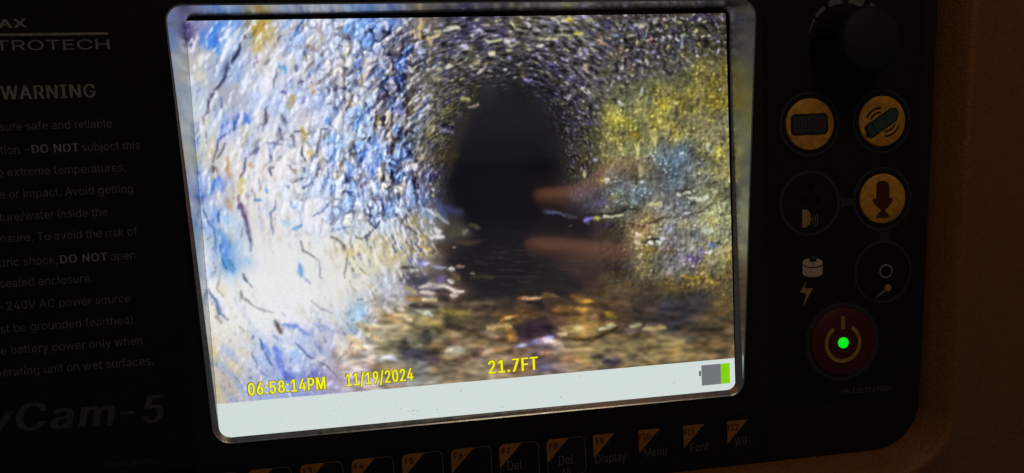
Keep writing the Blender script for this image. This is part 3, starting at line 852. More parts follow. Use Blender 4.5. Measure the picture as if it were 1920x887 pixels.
LETTERFORMS = r"""
r |188||
r(|273|95,131 111,55 139,-21 177,-96 236,-96 209,-38 188,16 172,67 160,115 154,161 151,207 154,258 161,313 174,370 191,428 212,485 236,539 177,539 153,494 132,441 114,384 101,324 92,264 89,207|23,0,9 9,10,23 22,23,10 10,11,22 21,22,11 4,5,3 15,16,17 3,5,2 5,6,2 1,2,6 6,7,1 7,8,1 0,1,8 9,0,8 21,11,12 20,21,12 12,13,20 19,20,13 13,14,19 18,19,14 14,15,18 15,17,18
r)|273|97,-96 134,-22 161,53 178,130 184,207 181,264 173,323 159,384 142,441 121,494 97,539 37,539 62,485 82,428 99,370 112,313 119,258 122,207 120,162 113,116 102,69 86,18 64,-37 37,-96|22,23,0 11,12,10 3,4,18 17,18,4 4,5,17 16,17,5 5,6,16 22,0,1 21,22,1 1,2,21 20,21,2 19,20,2 2,3,19 3,18,19 16,6,15 6,7,15 14,15,7 7,8,14 13,14,8 8,9,13 12,13,9 10,12,9
r,|188|84,-119 137,71 68,71 38,-119|2,3,0 0,1,2
r-|453|114,244 114,188 337,188 337,244|0,1,2 2,3,0
r.|188|113,-1 128,9 138,24 141,41 138,59 128,73 113,83 95,87 78,83 63,73 53,59 50,41 53,24 63,9 78,-1 95,-4|11,12,13 14,15,13 15,9,13 11,13,9 10,11,9 3,4,5 2,3,1 3,5,7 6,7,5 0,1,15 1,3,15 3,7,15 9,15,7 8,9,7
r/|249|178,533 14,-76 71,-76 235,533|3,0,2 1,2,0
r0|453|279,1 323,24 359,62 384,113 400,178 405,254 400,330 384,395 358,447 323,484 279,508 227,516 174,508 130,484 95,447 69,395 53,330 48,254 53,178 69,113 95,62 130,24 174,1 227,-7 192,56 163,74 140,103 123,144 113,194 109,254 113,314 123,365 140,405 163,435 192,453 227,460 261,453 290,435 313,405 330,365 340,314 344,254 340,194 330,144 313,103 290,74 261,56 227,50|18,19,27 27,28,18 17,18,28 28,29,17 29,30,17 16,17,30 30,31,16 15,16,31 23,47,22 24,22,47 22,24,21 25,21,24 13,33,34 34,12,13 21,25,20 25,26,20 19,20,26 27,19,26 15,31,32 14,15,32 32,33,14 33,13,14 36,10,35 11,35,10 46,0,1 1,45,46 37,9,36 10,36,9 3,4,43 42,43,4 4,5,42 41,42,5 40,41,5 5,6,40 39,40,6 6,7,39 45,1,2 44,45,2 2,3,44 3,43,44 39,7,38 7,8,38 37,38,8 9,37,8 47,23,0 0,46,47 12,34,35 35,11,12
r1|453|391,0 391,55 76,55 76,0 198,509 86,427 86,358 209,448 212,448 212,0 276,0 276,509 212,55 276,55|4,5,7 7,5,6 0,1,10 2,3,9 4,7,8 8,11,4 10,1,13 2,9,12 12,9,13 9,10,13 8,12,13 11,8,13
r2|453|389,0 389,57 153,57 153,60 267,180 306,223 336,259 357,290 371,318 378,345 381,372 376,411 361,445 337,474 306,497 268,511 225,516 182,511 143,496 111,473 86,442 71,405 66,362 127,362 130,390 139,413 153,433 172,447 196,457 224,460 250,457 273,449 293,436 308,419 317,397 320,371 318,348 311,327 299,305 282,282 261,257 234,229 64,47 64,0|42,43,2 23,24,22 21,22,24 24,25,21 20,21,25 25,19,20 17,27,28 16,29,30 4,41,3 29,16,28 17,28,16 42,2,3 3,41,42 19,25,26 18,19,26 26,27,18 27,17,18 31,32,14 15,31,14 9,10,35 10,11,35 39,5,6 38,39,6 6,7,38 37,38,7 7,8,37 36,37,8 8,9,36 9,35,36 35,11,34 11,12,34 33,34,12 12,13,33 32,33,13 14,32,13 2,43,0 0,1,2 41,4,5 40,41,5 5,39,40 31,15,30 16,30,15
r3|453|266,-2 309,12 344,36 370,66 387,103 393,145 387,186 371,222 344,253 308,276 264,288 211,289 211,278 372,461 372,509 70,509 70,452 288,452 288,448 157,299 157,248 201,248 242,244 275,234 299,217 316,196 326,172 329,145 325,116 315,93 297,74 275,61 248,53 219,50 191,52 165,59 144,71 126,87 115,107 109,132 44,132 52,91 70,57 98,30 133,10 173,-3 218,-7 221,289|44,36,43 36,37,43 43,37,42 37,38,42 41,42,38 38,39,41 40,41,39 45,34,35 32,33,46 34,45,46 46,33,34 22,12,21 20,21,12 19,20,12 12,11,19 45,35,44 36,44,35 31,0,1 1,30,31 24,9,23 10,23,9 28,3,4 27,28,4 4,5,27 5,6,27 26,27,6 6,7,26 30,1,2 29,30,2 2,3,29 3,28,29 26,7,25 7,8,25 24,25,8 9,24,8 17,18,13 13,14,17 32,46,0 0,31,32 23,10,22 12,22,10 12,10,47 19,11,18 15,16,17 17,14,15 11,12,47 18,11,47 13,18,47
r4|453|413,105 413,163 109,163 109,166 311,509 247,509 40,158 40,105 343,0 343,318 282,318 282,146 282,121 282,0 343,105 343,163 282,163 282,105|6,7,2 6,2,3 3,5,6 2,12,11 5,3,4 2,7,12 0,1,15 13,8,14 2,11,16 12,7,17 14,15,11 11,12,14 14,0,15 9,10,15 15,10,16 11,15,16 14,12,17 13,14,17
r5|453|268,-1 309,15 343,41 369,76 385,117 391,163 388,199 379,231 364,260 345,285 321,306 294,321 263,330 229,334 203,331 178,325 155,315 136,301 134,301 151,452 366,452 366,509 96,509 67,253 128,246 145,258 167,268 192,275 218,277 248,273 275,262 297,244 314,221 324,193 328,162 324,131 314,104 298,82 276,64 250,53 221,50 196,52 173,60 154,73 138,89 127,108 122,130 60,130 66,93 83,60 108,32 140,11 178,-2 221,-7|49,50,44 44,45,49 48,49,45 45,46,48 47,48,46 24,18,23 22,23,18 41,52,53 53,40,41 28,14,27 52,41,42 16,26,27 15,16,27 27,14,15 52,42,51 42,43,51 50,51,43 44,50,43 18,24,25 17,18,25 25,26,17 26,16,17 22,18,19 13,29,12 1,37,38 1,38,0 39,0,38 29,30,11 12,29,11 3,4,35 34,35,4 4,5,34 5,6,34 33,34,6 6,7,33 37,1,2 36,37,2 2,3,36 3,35,36 33,7,32 7,8,32 31,32,8 8,9,31 9,10,31 30,31,10 11,30,10 0,39,53 40,53,39 29,13,28 14,28,13 20,21,19 22,19,21
r6|453|271,-2 310,14 343,39 368,73 384,112 389,157 384,201 370,240 346,271 316,295 278,309 235,314 214,312 196,307 179,299 165,288 154,275 145,261 151,261 322,509 252,509 137,340 102,285 80,239 68,199 64,162 69,115 84,74 109,40 142,15 182,-1 226,-7 198,52 174,63 153,79 138,102 128,128 125,158 128,188 138,214 153,235 174,252 198,262 226,265 254,262 279,251 299,235 314,213 324,187 327,157 324,128 314,101 299,79 279,63 254,52 226,48 174,295|27,28,35 35,36,27 26,27,36 36,37,26 25,26,37 37,38,25 24,25,38 23,24,38 38,39,23 18,17,40 17,18,16 42,13,14 30,32,33 18,40,41 42,14,56 30,33,29 33,34,29 28,29,34 35,28,34 40,17,39 23,39,17 22,23,17 17,16,22 21,22,16 16,15,21 55,31,54 44,11,43 53,0,1 1,52,53 54,31,0 0,53,54 45,10,44 11,44,10 2,3,51 3,4,51 50,51,4 4,5,50 49,50,5 48,49,5 5,6,48 6,7,48 47,48,7 7,8,47 52,1,2 2,51,52 47,8,46 8,9,46 45,46,9 10,45,9 32,30,31 31,55,32 13,42,43 12,13,43 43,11,12 15,16,18 56,15,18 18,41,56 41,42,56 21,15,56 19,20,56 20,21,56
r7|453|165,0 391,449 391,509 62,509 62,452 323,452 323,448 97,0|5,6,1 1,2,5 1,6,0 3,4,5 5,2,3 7,0,6
r8|453|275,-2 317,11 352,33 378,62 395,96 401,135 397,166 387,195 372,220 351,241 327,256 300,265 300,267 333,282 359,308 376,342 382,380 377,417 361,450 337,477 306,498 269,511 226,516 184,511 146,498 114,477 90,450 75,417 70,380 76,342 93,308 119,282 153,267 153,265 125,256 101,241 81,220 65,195 55,166 52,135 57,96 74,62 101,33 136,11 178,-2 226,-7 195,52 167,60 145,74 129,91 119,113 115,139 119,165 130,189 147,208 169,223 196,232 226,235 256,232 283,223 305,208 322,189 333,165 337,139 333,113 323,91 307,74 285,60 258,52 226,49 201,292 178,300 159,313 145,330 136,351 133,376 136,399 145,420 159,437 177,449 200,457 226,460 252,457 275,449 294,437 308,420 316,399 319,376 316,351 307,330 293,313 274,300 252,292 226,290|42,49,41 49,50,41 40,41,50 39,40,50 50,51,39 38,39,51 51,52,38 37,38,52 52,53,37 36,37,53 53,35,36 28,29,75 70,56,57 46,44,45 45,69,46 23,79,80 44,46,47 55,56,33 56,70,33 32,33,70 70,71,32 72,32,71 24,78,79 79,23,24 44,47,43 47,48,43 42,43,48 49,42,48 35,53,54 34,35,54 54,55,34 55,33,34 32,72,31 72,73,31 30,31,73 73,74,30 29,30,74 75,29,74 28,75,76 27,28,76 26,27,76 76,77,26 25,26,77 77,78,25 78,24,25 82,22,81 83,21,82 22,82,21 68,0,67 59,11,58 92,58,11 11,12,92 91,92,12 12,90,91 84,20,83 21,83,20 2,3,65 64,65,3 3,4,64 4,5,64 63,64,5 5,6,63 62,63,6 6,7,62 61,62,7 7,8,61 9,61,8 15,16,87 86,87,16 16,17,86 17,18,86 67,0,1 66,67,1 1,2,66 2,65,66 61,9,60 9,10,60 59,60,10 11,59,10 90,12,13 89,90,13 13,14,89 88,89,14 14,15,88 15,87,88 86,18,85 18,19,85 84,85,19 20,84,19 0,68,45 69,45,68 58,92,57 92,93,57 70,57,93 81,22,80 23,80,22
r9|453|182,510 143,494 110,469 85,436 69,397 64,352 68,307 83,269 106,237 137,214 175,199 218,195 238,196 257,202 273,210 287,221 299,234 307,248 301,248 130,0 200,0 315,168 350,224 373,270 385,309 389,347 384,393 368,434 343,468 310,494 271,510 226,516 254,457 279,446 299,429 314,407 324,381 327,350 324,321 314,295 299,273 279,257 254,247 226,243 199,247 174,257 154,274 138,295 129,322 125,352 129,381 138,407 154,429 174,446 199,457 226,460 278,214|7,8,47 47,48,7 6,7,48 5,6,48 48,49,5 49,50,5 4,5,50 50,51,4 3,4,51 2,3,51 1,52,53 53,0,1 11,43,44 55,31,54 11,44,10 45,10,44 0,53,54 54,31,0 10,45,9 45,46,9 8,9,46 47,8,46 2,51,52 52,1,2 13,14,42 18,17,40 17,18,16 42,14,56 18,40,41 30,32,33 38,39,23 23,24,38 24,25,38 37,38,25 25,26,37 36,37,26 26,27,36 35,36,27 27,28,35 16,15,21 21,22,16 17,16,22 22,23,17 23,39,17 40,17,39 35,28,34 28,29,34 33,34,29 30,33,29 43,11,12 12,13,43 13,42,43 31,55,32 32,30,31 15,16,18 56,15,18 18,41,56 41,42,56 21,15,56 19,20,56 20,21,56
r:|188|113,-1 128,9 138,24 141,41 138,59 128,73 113,83 95,87 78,83 63,73 53,59 50,41 53,24 63,9 78,-1 95,-4 113,274 128,284 138,299 141,316 138,334 128,349 113,359 95,362 78,359 63,349 53,334 50,316 53,299 63,284 78,274 95,271|11,12,13 13,9,11 10,11,9 14,15,13 9,13,15 15,7,9 7,8,9 27,28,29 29,25,27 26,27,25 18,19,17 19,20,21 2,3,1 3,4,5 31,16,17 17,19,31 23,31,19 19,21,23 22,23,21 0,1,15 1,3,15 7,15,3 3,5,7 5,6,7 29,30,31 25,29,31 31,23,25 24,25,23
rA|480|85,0 191,302 201,333 213,371 228,419 245,478 232,478 250,420 264,372 276,334 287,302 395,0 463,0 276,509 201,509 16,0 370,142 370,199 110,199 110,142 239,456 324,199 154,199 135,142 344,142|15,0,19 19,18,15 14,2,3 3,4,14 4,6,14 18,1,2 2,14,18 15,18,14 13,8,9 8,13,7 5,7,13 11,12,16 12,17,16 10,17,9 13,9,17 17,12,13 14,6,5 5,13,14 1,18,22 6,4,20 5,6,20 7,5,20 17,10,21 11,16,24 16,17,21 19,0,23 18,19,22 22,19,23 21,22,23 24,21,23 16,21,24
rC|510|305,-4 341,5 373,19 402,38 428,62 448,91 463,124 473,160 408,160 401,136 389,114 375,96 357,81 337,69 315,60 292,55 267,53 223,59 184,76 151,105 125,145 109,194 103,254 109,314 125,364 150,403 184,432 223,450 267,456 292,454 315,449 337,440 357,428 375,413 389,395 401,373 408,348 473,348 463,385 448,418 427,447 402,471 373,490 340,504 305,513 267,516 205,508 150,484 104,445 70,393 48,329 40,254 48,179 70,115 104,63 150,25 205,1 267,-7|52,53,20 20,21,52 51,52,21 22,51,21 51,22,23 50,51,23 23,24,50 49,50,24 27,46,26 17,57,16 29,44,45 16,57,15 29,45,28 57,17,56 18,56,17 28,45,27 46,27,45 56,18,55 18,19,55 54,55,19 53,54,19 20,53,19 49,24,25 48,49,25 25,26,48 47,48,26 26,46,47 14,0,1 1,13,14 31,43,30 13,1,2 2,12,13 32,42,31 43,31,42 5,6,9 8,9,6 6,7,8 37,38,36 35,36,38 38,39,35 34,35,39 39,40,34 12,2,3 11,12,3 3,4,11 10,11,4 4,5,10 5,9,10 34,40,33 40,41,33 32,33,41 42,32,41 15,57,0 0,14,15 44,29,30 30,43,44
rD|502|291,8 351,31 398,68 433,119 455,181 462,255 455,329 433,391 399,441 353,478 294,501 225,509 93,509 93,452 221,452 275,446 320,428 354,399 379,361 394,312 399,255 394,198 379,149 354,110 318,81 272,63 215,57 96,57 96,0 219,0 60,509 60,0 125,0 125,509 125,57 125,452|30,31,13 13,12,30 27,28,32 28,27,31 13,31,27 12,13,33 0,24,25 0,25,29 26,29,25 11,14,15 15,10,11 29,26,32 32,26,34 35,14,33 14,11,33 9,16,17 19,20,5 5,6,19 23,1,2 2,3,23 22,23,3 3,4,22 21,22,4 4,5,21 5,20,21 19,6,18 6,7,18 17,18,7 7,8,17 9,17,8 24,0,1 1,23,24 10,15,16 16,9,10 27,32,34 13,27,35 27,34,35 33,13,35
rE|419|375,0 375,57 125,57 125,229 355,229 355,286 125,286 125,452 372,452 372,509 60,509 60,0|11,2,3 10,11,3 3,6,10 6,7,10 2,11,0 0,1,2 6,3,4 4,5,6 8,9,7 10,7,9
rF|410|125,0 125,221 346,221 346,278 125,278 125,452 369,452 369,509 60,509 60,0|0,1,9 1,4,9 8,9,4 6,7,5 4,1,2 2,3,4 8,4,5 5,7,8
rG|520|326,0 377,19 419,50 451,91 471,141 478,200 478,256 283,256 283,199 434,199 415,202 410,160 396,123 374,93 345,71 309,57 269,53 224,59 184,76 151,105 125,145 109,194 103,254 109,314 125,364 150,404 183,432 222,450 265,456 291,454 315,448 337,439 356,427 373,411 387,393 399,372 408,349 474,349 465,384 449,416 429,445 403,469 374,489 340,504 304,513 265,516 203,508 149,484 103,445 69,393 47,329 40,254 47,179 69,116 104,64 149,25 205,1 269,-7 414,199|52,53,20 20,21,52 51,52,21 22,51,21 51,22,23 50,51,23 23,24,50 49,50,24 27,46,26 17,57,16 45,28,29 57,17,56 18,56,17 28,45,27 46,27,45 56,18,55 18,19,55 54,55,19 53,54,19 20,53,19 49,24,25 48,49,25 47,48,25 25,26,47 26,46,47 0,14,15 31,43,30 44,30,43 14,0,1 1,13,14 32,42,31 43,31,42 4,5,9 5,6,9 4,9,11 9,6,10 37,38,36 35,36,38 38,39,35 13,1,2 2,3,13 12,13,3 3,4,12 4,11,12 35,39,34 39,40,34 33,34,40 40,41,33 32,33,41 42,32,41 0,15,57 16,57,15 7,8,10 30,44,29 45,29,44 10,6,7 10,8,58 9,10,58 11,9,58
rH|517|125,0 125,232 392,232 392,0 457,0 457,509 392,509 392,289 125,289 125,509 60,509 60,0|11,0,1 10,11,1 1,8,10 8,9,10 2,3,4 4,5,2 7,2,5 5,6,7 8,1,2 2,7,8
rI|300|269,0 269,57 183,57 183,452 269,452 269,509 31,509 31,452 118,452 118,57 31,57 31,0|10,11,9 8,6,7 2,0,1 4,5,3 9,11,0 0,2,9 8,9,2 2,3,8 3,5,8 6,8,5
rM|628|122,0 122,291 122,309 122,328 121,350 121,372 120,394 120,416 119,437 119,457 112,457 121,432 129,408 137,384 145,361 152,340 159,321 165,304 170,291 286,0 342,0 456,291 461,305 467,322 474,341 482,363 490,386 498,409 505,433 513,457 507,457 507,435 506,413 506,391 505,369 505,347 504,327 504,308 504,291 504,0 568,0 568,509 476,509 352,187 348,174 342,158 336,140 330,121 324,102 318,83 312,65 307,49 322,49 317,65 311,84 305,103 299,123 293,141 287,159 282,174 277,187 152,509 60,509 60,0 119,436 507,437 315,73|6,7,62 10,62,7 7,64,10 9,10,8 8,11,9 0,1,63 62,63,1 1,2,62 2,3,62 3,4,62 4,5,62 6,62,5 50,54,51 55,51,54 14,61,13 12,13,61 11,12,61 9,11,61 10,9,61 62,10,61 49,53,52 52,48,49 32,33,41 41,29,32 31,32,29 38,39,40 40,41,38 37,38,41 36,37,41 35,36,41 34,35,41 41,33,34 42,25,26 26,27,42 27,28,42 28,30,42 30,29,42 29,41,42 51,19,20 20,52,51 50,51,52 52,53,50 53,49,66 8,10,64 11,8,64 51,55,19 59,60,18 18,19,58 57,58,19 56,57,19 55,56,19 58,59,18 43,44,21 48,52,20 20,21,45 44,45,21 45,46,20 46,47,20 47,48,20 30,28,65 29,30,65 31,29,65 21,22,43 25,42,24 42,43,24 23,24,43 22,23,43 50,53,66 54,50,66 61,14,15 17,18,60 60,61,15 15,16,60 16,17,60
rN|523|125,0 125,291 125,307 124,328 123,354 122,384 121,417 119,454 108,452 130,413 148,381 164,354 177,331 190,310 202,290 387,0 463,0 463,509 399,509 399,195 399,178 399,157 400,134 401,108 402,81 405,54 414,55 401,82 388,107 375,130 363,151 352,169 343,183 136,509 60,509 60,0 120,430 403,78|2,3,34 3,4,34 4,5,34 8,34,5 5,6,8 8,6,36 33,9,10 0,1,35 34,35,1 2,34,1 9,33,7 8,7,33 34,8,33 15,28,29 24,37,26 24,26,23 26,16,23 22,23,16 21,22,16 16,26,15 26,25,15 28,15,25 25,27,28 21,16,20 19,20,16 16,17,19 18,19,17 7,8,36 9,7,36 29,30,15 32,14,15 31,32,15 30,31,15 25,26,37 27,25,37 10,11,33 13,14,32 32,33,13 12,13,33 11,12,33
rO|533|329,1 384,25 429,63 464,115 486,179 493,254 486,329 464,393 429,445 384,484 329,508 267,516 205,508 150,484 105,445 70,393 48,329 40,254 48,179 70,115 105,63 150,25 205,1 267,-7 223,59 184,76 151,105 125,144 109,194 103,254 109,314 125,364 151,404 184,433 223,450 267,456 310,450 349,433 383,404 408,365 425,314 430,254 425,194 408,144 383,105 349,76 310,59 267,53|18,19,27 27,28,18 17,18,28 29,17,28 17,29,30 16,17,30 30,31,16 15,16,31 26,21,25 32,33,13 24,22,23 23,47,24 25,21,22 22,24,25 34,12,33 13,33,12 21,26,20 19,20,26 27,19,26 15,31,32 14,15,32 32,13,14 11,35,36 36,10,11 44,45,1 38,9,37 1,45,0 46,0,45 10,36,37 37,9,10 3,4,43 42,43,4 4,5,42 5,41,42 41,5,40 5,6,40 39,40,6 6,7,39 44,1,2 2,3,44 3,43,44 39,7,38 7,8,38 9,38,8 0,46,23 47,23,46 35,11,34 12,34,11
rP|445|125,0 125,452 232,452 268,449 297,439 318,423 333,402 342,376 344,348 342,319 333,294 318,272 297,256 269,246 233,242 109,242 109,186 235,186 289,191 332,207 366,233 390,265 404,304 409,348 404,391 390,430 366,462 332,487 289,503 235,509 60,509 60,0 125,242 125,186|16,15,31 30,31,15 16,31,0 30,15,1 13,17,18 18,12,13 4,28,3 29,3,28 17,13,14 3,29,2 1,2,29 30,1,29 11,19,20 10,11,20 20,21,10 21,22,10 9,10,22 22,23,9 23,8,9 8,23,7 23,24,7 6,7,24 24,25,6 25,26,6 5,6,26 27,5,26 12,18,19 19,11,12 5,27,4 28,4,27 16,0,33 1,15,32 32,15,33 15,16,33 14,32,33 17,14,33
rR|449|125,0 125,452 233,452 269,449 298,440 319,425 334,405 342,380 345,352 342,324 334,300 319,281 298,267 269,258 234,255 96,255 96,198 236,198 289,203 333,217 367,240 390,271 405,309 409,352 405,395 390,433 367,465 333,489 290,504 236,509 60,509 60,0 428,0 303,229 230,229 353,0 125,255 125,198 313,210 246,199|16,15,31 30,31,15 16,31,0 30,15,1 33,13,34 33,12,13 4,28,3 29,3,28 17,39,34 14,34,13 3,29,2 1,2,29 30,1,29 11,19,20 10,11,20 20,21,10 21,22,10 9,10,22 22,23,9 8,9,23 7,8,23 23,24,7 24,25,7 6,7,25 25,26,6 5,6,26 27,5,26 38,19,33 19,11,33 12,33,11 5,27,4 28,4,27 1,15,36 34,14,36 16,0,37 15,16,36 36,16,37 34,36,37 17,34,37 18,35,38 35,32,38 33,18,38 18,33,34 18,34,39 35,18,39
rT|449|193,452 193,0 257,0 257,452 417,452 417,509 32,509 32,452|6,7,0 4,5,3 0,1,2 2,3,0 3,5,0 6,0,5
rU|517|315,-2 363,15 403,43 433,80 451,124 457,173 457,509 393,509 393,178 389,144 377,113 357,87 331,68 298,56 259,52 220,56 187,68 160,87 141,113 128,144 124,178 124,509 60,509 60,173 66,124 85,80 114,43 154,15 203,-2 259,-8|22,23,20 20,21,22 29,15,28 16,28,15 28,16,27 17,27,16 27,17,26 17,18,26 25,26,18 24,25,18 18,19,24 23,24,19 20,23,19 11,12,1 1,12,0 13,0,12 4,5,9 8,9,5 5,6,8 7,8,6 11,1,2 10,11,2 2,3,10 3,4,10 4,9,10 0,13,29 13,14,29 15,29,14
rV|480|278,0 463,509 395,509 290,206 279,176 267,138 252,90 235,31 248,31 230,89 215,137 203,176 192,206 84,509 16,509 204,0 241,53|13,14,12 7,9,15 10,15,9 12,14,15 11,12,15 15,10,11 6,8,0 0,5,6 1,2,3 1,3,0 3,4,0 5,0,4 7,15,0 0,8,7 8,6,16 7,8,16 9,7,16
rW|686|230,0 318,323 327,359 335,395 342,433 350,475 336,475 344,431 351,391 359,356 368,323 455,0 530,0 670,509 603,509 523,196 517,171 510,145 504,120 499,94 493,67 488,40 497,40 492,67 486,94 480,120 474,145 468,171 462,196 380,509 306,509 224,196 218,171 211,145 205,120 200,94 194,67 189,40 197,40 192,67 187,94 181,120 175,145 170,171 163,196 82,509 16,509 155,0 343,436 493,63 193,61|42,43,47 43,44,47 46,47,44 45,46,44 37,39,47 39,40,47 40,41,47 42,47,41 34,35,0 3,4,30 4,6,30 37,47,0 38,37,0 36,38,0 0,35,36 7,8,29 5,7,29 24,25,11 20,49,22 16,17,12 15,16,12 12,13,15 13,14,15 20,22,12 19,20,12 18,19,12 12,17,18 12,22,11 22,21,11 21,23,11 24,11,23 6,4,48 30,6,5 5,29,30 31,32,1 33,34,0 0,1,32 32,33,0 5,6,48 7,5,48 25,26,11 27,28,10 10,11,27 26,27,11 21,22,49 23,21,49 8,9,29 10,28,29 9,10,29 2,3,30 31,1,30 1,2,30 38,36,50 37,38,50 39,37,50
rX|474|91,0 182,129 195,149 206,166 216,181 225,196 235,213 244,231 230,231 241,212 250,195 259,180 268,165 279,149 292,129 382,0 456,0 259,287 259,239 446,509 374,509 298,400 284,379 272,361 261,345 252,329 243,311 232,292 243,292 233,312 223,329 214,345 204,361 192,379 178,400 104,509 29,509 217,236 217,284 18,0 237,218 275,263 238,303 200,261|34,35,36 39,0,1 38,30,31 37,4,5 5,6,37 6,8,37 38,37,8 27,29,38 30,38,29 4,37,3 2,3,37 1,2,37 34,36,38 33,34,38 32,33,38 38,31,32 17,24,25 11,18,10 9,10,18 7,9,18 18,17,28 26,28,17 17,25,26 20,21,19 15,16,14 19,21,17 18,11,12 12,13,18 13,14,18 21,22,17 22,23,17 24,17,23 8,6,40 7,18,8 38,8,18 18,28,38 27,38,28 28,26,42 7,8,40 9,7,40 14,16,18 16,41,18 17,18,41 19,17,41 27,28,42 29,27,42 38,36,43 37,38,43 1,37,43 39,1,43
ra|389|190,-6 215,1 236,12 252,25 264,38 272,52 277,52 277,0 337,0 337,251 333,290 322,320 306,343 286,360 263,372 239,379 215,383 194,384 163,382 133,375 104,364 79,346 57,322 41,291 100,274 107,288 118,301 132,313 149,322 171,329 196,331 220,329 240,322 256,311 267,297 273,279 276,257 276,255 273,243 265,235 252,230 234,227 209,224 178,220 152,216 125,211 100,203 78,193 58,179 43,161 34,138 30,108 35,73 48,45 68,22 94,5 126,-5 160,-9 149,47 130,52 114,61 102,72 94,87 92,105 95,124 103,139 117,150 134,159 154,164 175,168 186,169 200,171 216,173 231,176 246,179 259,182 270,186 276,190 276,138 272,115 263,93 248,74 228,59 202,49 170,45|53,54,61 61,62,53 52,53,62 62,63,52 51,52,63 63,64,51 50,51,64 49,50,64 64,65,49 48,49,65 47,48,65 22,23,24 24,25,22 58,59,56 70,43,69 0,84,57 44,68,69 69,43,44 58,56,57 57,84,58 45,67,68 68,44,45 28,29,19 29,18,19 56,59,55 59,60,55 54,55,60 61,54,60 47,65,66 46,47,66 66,67,46 67,45,46 22,25,26 21,22,26 26,27,21 20,21,27 27,28,20 28,19,20 42,71,72 31,16,30 17,30,16 41,73,74 74,75,41 75,40,41 83,1,2 82,83,2 2,3,82 42,72,73 73,41,42 32,15,31 16,31,15 6,7,8 36,37,9 9,10,36 80,5,6 79,80,6 6,8,79 78,79,8 8,9,78 9,77,78 38,39,77 77,9,38 9,37,38 36,10,35 10,11,35 34,35,11 11,12,34 82,3,4 81,82,4 4,5,81 5,80,81 40,75,76 76,77,40 77,39,40 34,12,33 12,13,33 32,33,13 13,14,32 15,32,14 1,83,0 84,0,83 43,70,71 71,42,43 30,17,29 18,29,17
rb|424|274,-2 313,16 346,45 370,84 385,133 390,189 385,245 370,293 345,332 313,361 274,378 229,384 197,381 171,373 152,360 137,346 127,331 118,319 114,319 114,509 53,509 53,0 112,0 112,59 118,59 127,46 138,31 153,17 172,4 198,-5 229,-8 188,51 162,65 140,86 125,115 116,150 113,189 116,229 125,263 140,291 161,312 188,325 220,330 253,325 280,311 301,290 316,261 325,227 328,189 325,151 316,117 301,88 279,66 253,51 220,47|21,22,23 34,35,23 21,23,35 36,21,35 21,36,37 20,21,37 18,20,37 37,38,18 28,31,27 32,27,31 27,32,26 25,26,32 15,16,40 14,15,40 40,41,14 41,13,14 25,32,24 32,33,24 23,24,33 34,23,33 18,38,39 17,18,39 39,40,17 40,16,17 54,29,30 30,53,54 42,11,12 10,43,44 53,30,0 0,52,53 11,42,43 43,10,11 3,4,50 49,50,4 4,5,49 48,49,5 47,48,5 5,6,47 46,47,6 6,7,46 52,0,1 1,2,52 51,52,2 2,3,51 3,50,51 46,7,45 7,8,45 44,45,8 8,9,44 10,44,9 31,28,29 29,54,31 42,12,41 13,41,12 20,18,19
rc|396|235,-6 261,-1 285,9 306,21 325,37 341,56 354,78 363,102 304,117 299,102 292,89 282,76 271,66 258,58 243,52 226,48 207,46 173,51 145,66 124,89 108,117 99,151 96,187 99,224 108,258 124,287 145,310 173,325 207,330 226,329 242,325 257,319 270,311 281,301 290,289 298,276 303,262 362,277 353,301 340,322 324,341 305,356 284,368 260,377 234,383 207,384 159,378 117,360 82,330 56,291 40,243 34,187 40,133 56,85 82,46 117,16 159,-2 207,-8|52,53,20 20,21,52 51,52,21 21,22,51 22,23,51 50,51,23 23,24,50 49,50,24 45,29,44 16,57,15 29,45,28 57,16,56 17,56,16 27,28,46 28,45,46 56,17,55 17,18,55 54,55,18 18,19,54 53,54,19 20,53,19 49,24,25 48,49,25 25,26,48 47,48,26 26,27,47 27,46,47 14,0,1 1,13,14 31,43,30 13,1,2 2,12,13 32,42,31 43,31,42 4,5,10 9,10,5 5,6,9 8,9,6 6,7,8 37,38,36 35,36,38 38,39,35 12,2,3 11,12,3 3,4,11 4,10,11 35,39,34 39,40,34 33,34,40 40,41,33 32,33,41 42,32,41 15,57,0 0,14,15 44,29,30 30,43,44
rd|424|227,-5 252,4 272,17 287,31 298,46 307,59 313,59 313,0 372,0 372,509 311,509 311,319 306,319 298,331 287,346 272,360 253,373 228,381 196,384 151,378 112,361 79,332 55,293 39,245 34,189 39,133 55,84 79,45 111,16 151,-2 195,-8 172,51 145,66 124,88 109,117 99,151 96,189 99,227 108,261 124,290 145,311 172,325 205,330 237,325 263,312 284,291 300,263 309,229 312,189 309,150 299,115 284,86 263,65 236,51 205,47|25,26,34 34,35,25 24,25,35 35,36,24 36,37,24 23,24,37 37,38,23 22,23,38 40,19,20 0,54,30 31,30,54 42,18,41 30,31,29 32,29,31 19,40,41 41,18,19 29,32,28 27,28,32 32,33,27 26,27,33 34,26,33 22,38,39 21,22,39 39,40,21 40,20,21 17,43,16 53,1,2 52,53,2 2,3,52 3,4,52 14,15,44 43,44,15 16,43,15 6,7,8 49,50,6 6,8,49 8,48,49 48,8,47 8,9,47 9,11,47 46,47,11 52,4,5 51,52,5 5,6,51 6,50,51 46,11,45 11,12,45 44,45,12 12,13,44 14,44,13 1,53,0 54,0,53 43,17,42 18,42,17 11,9,10
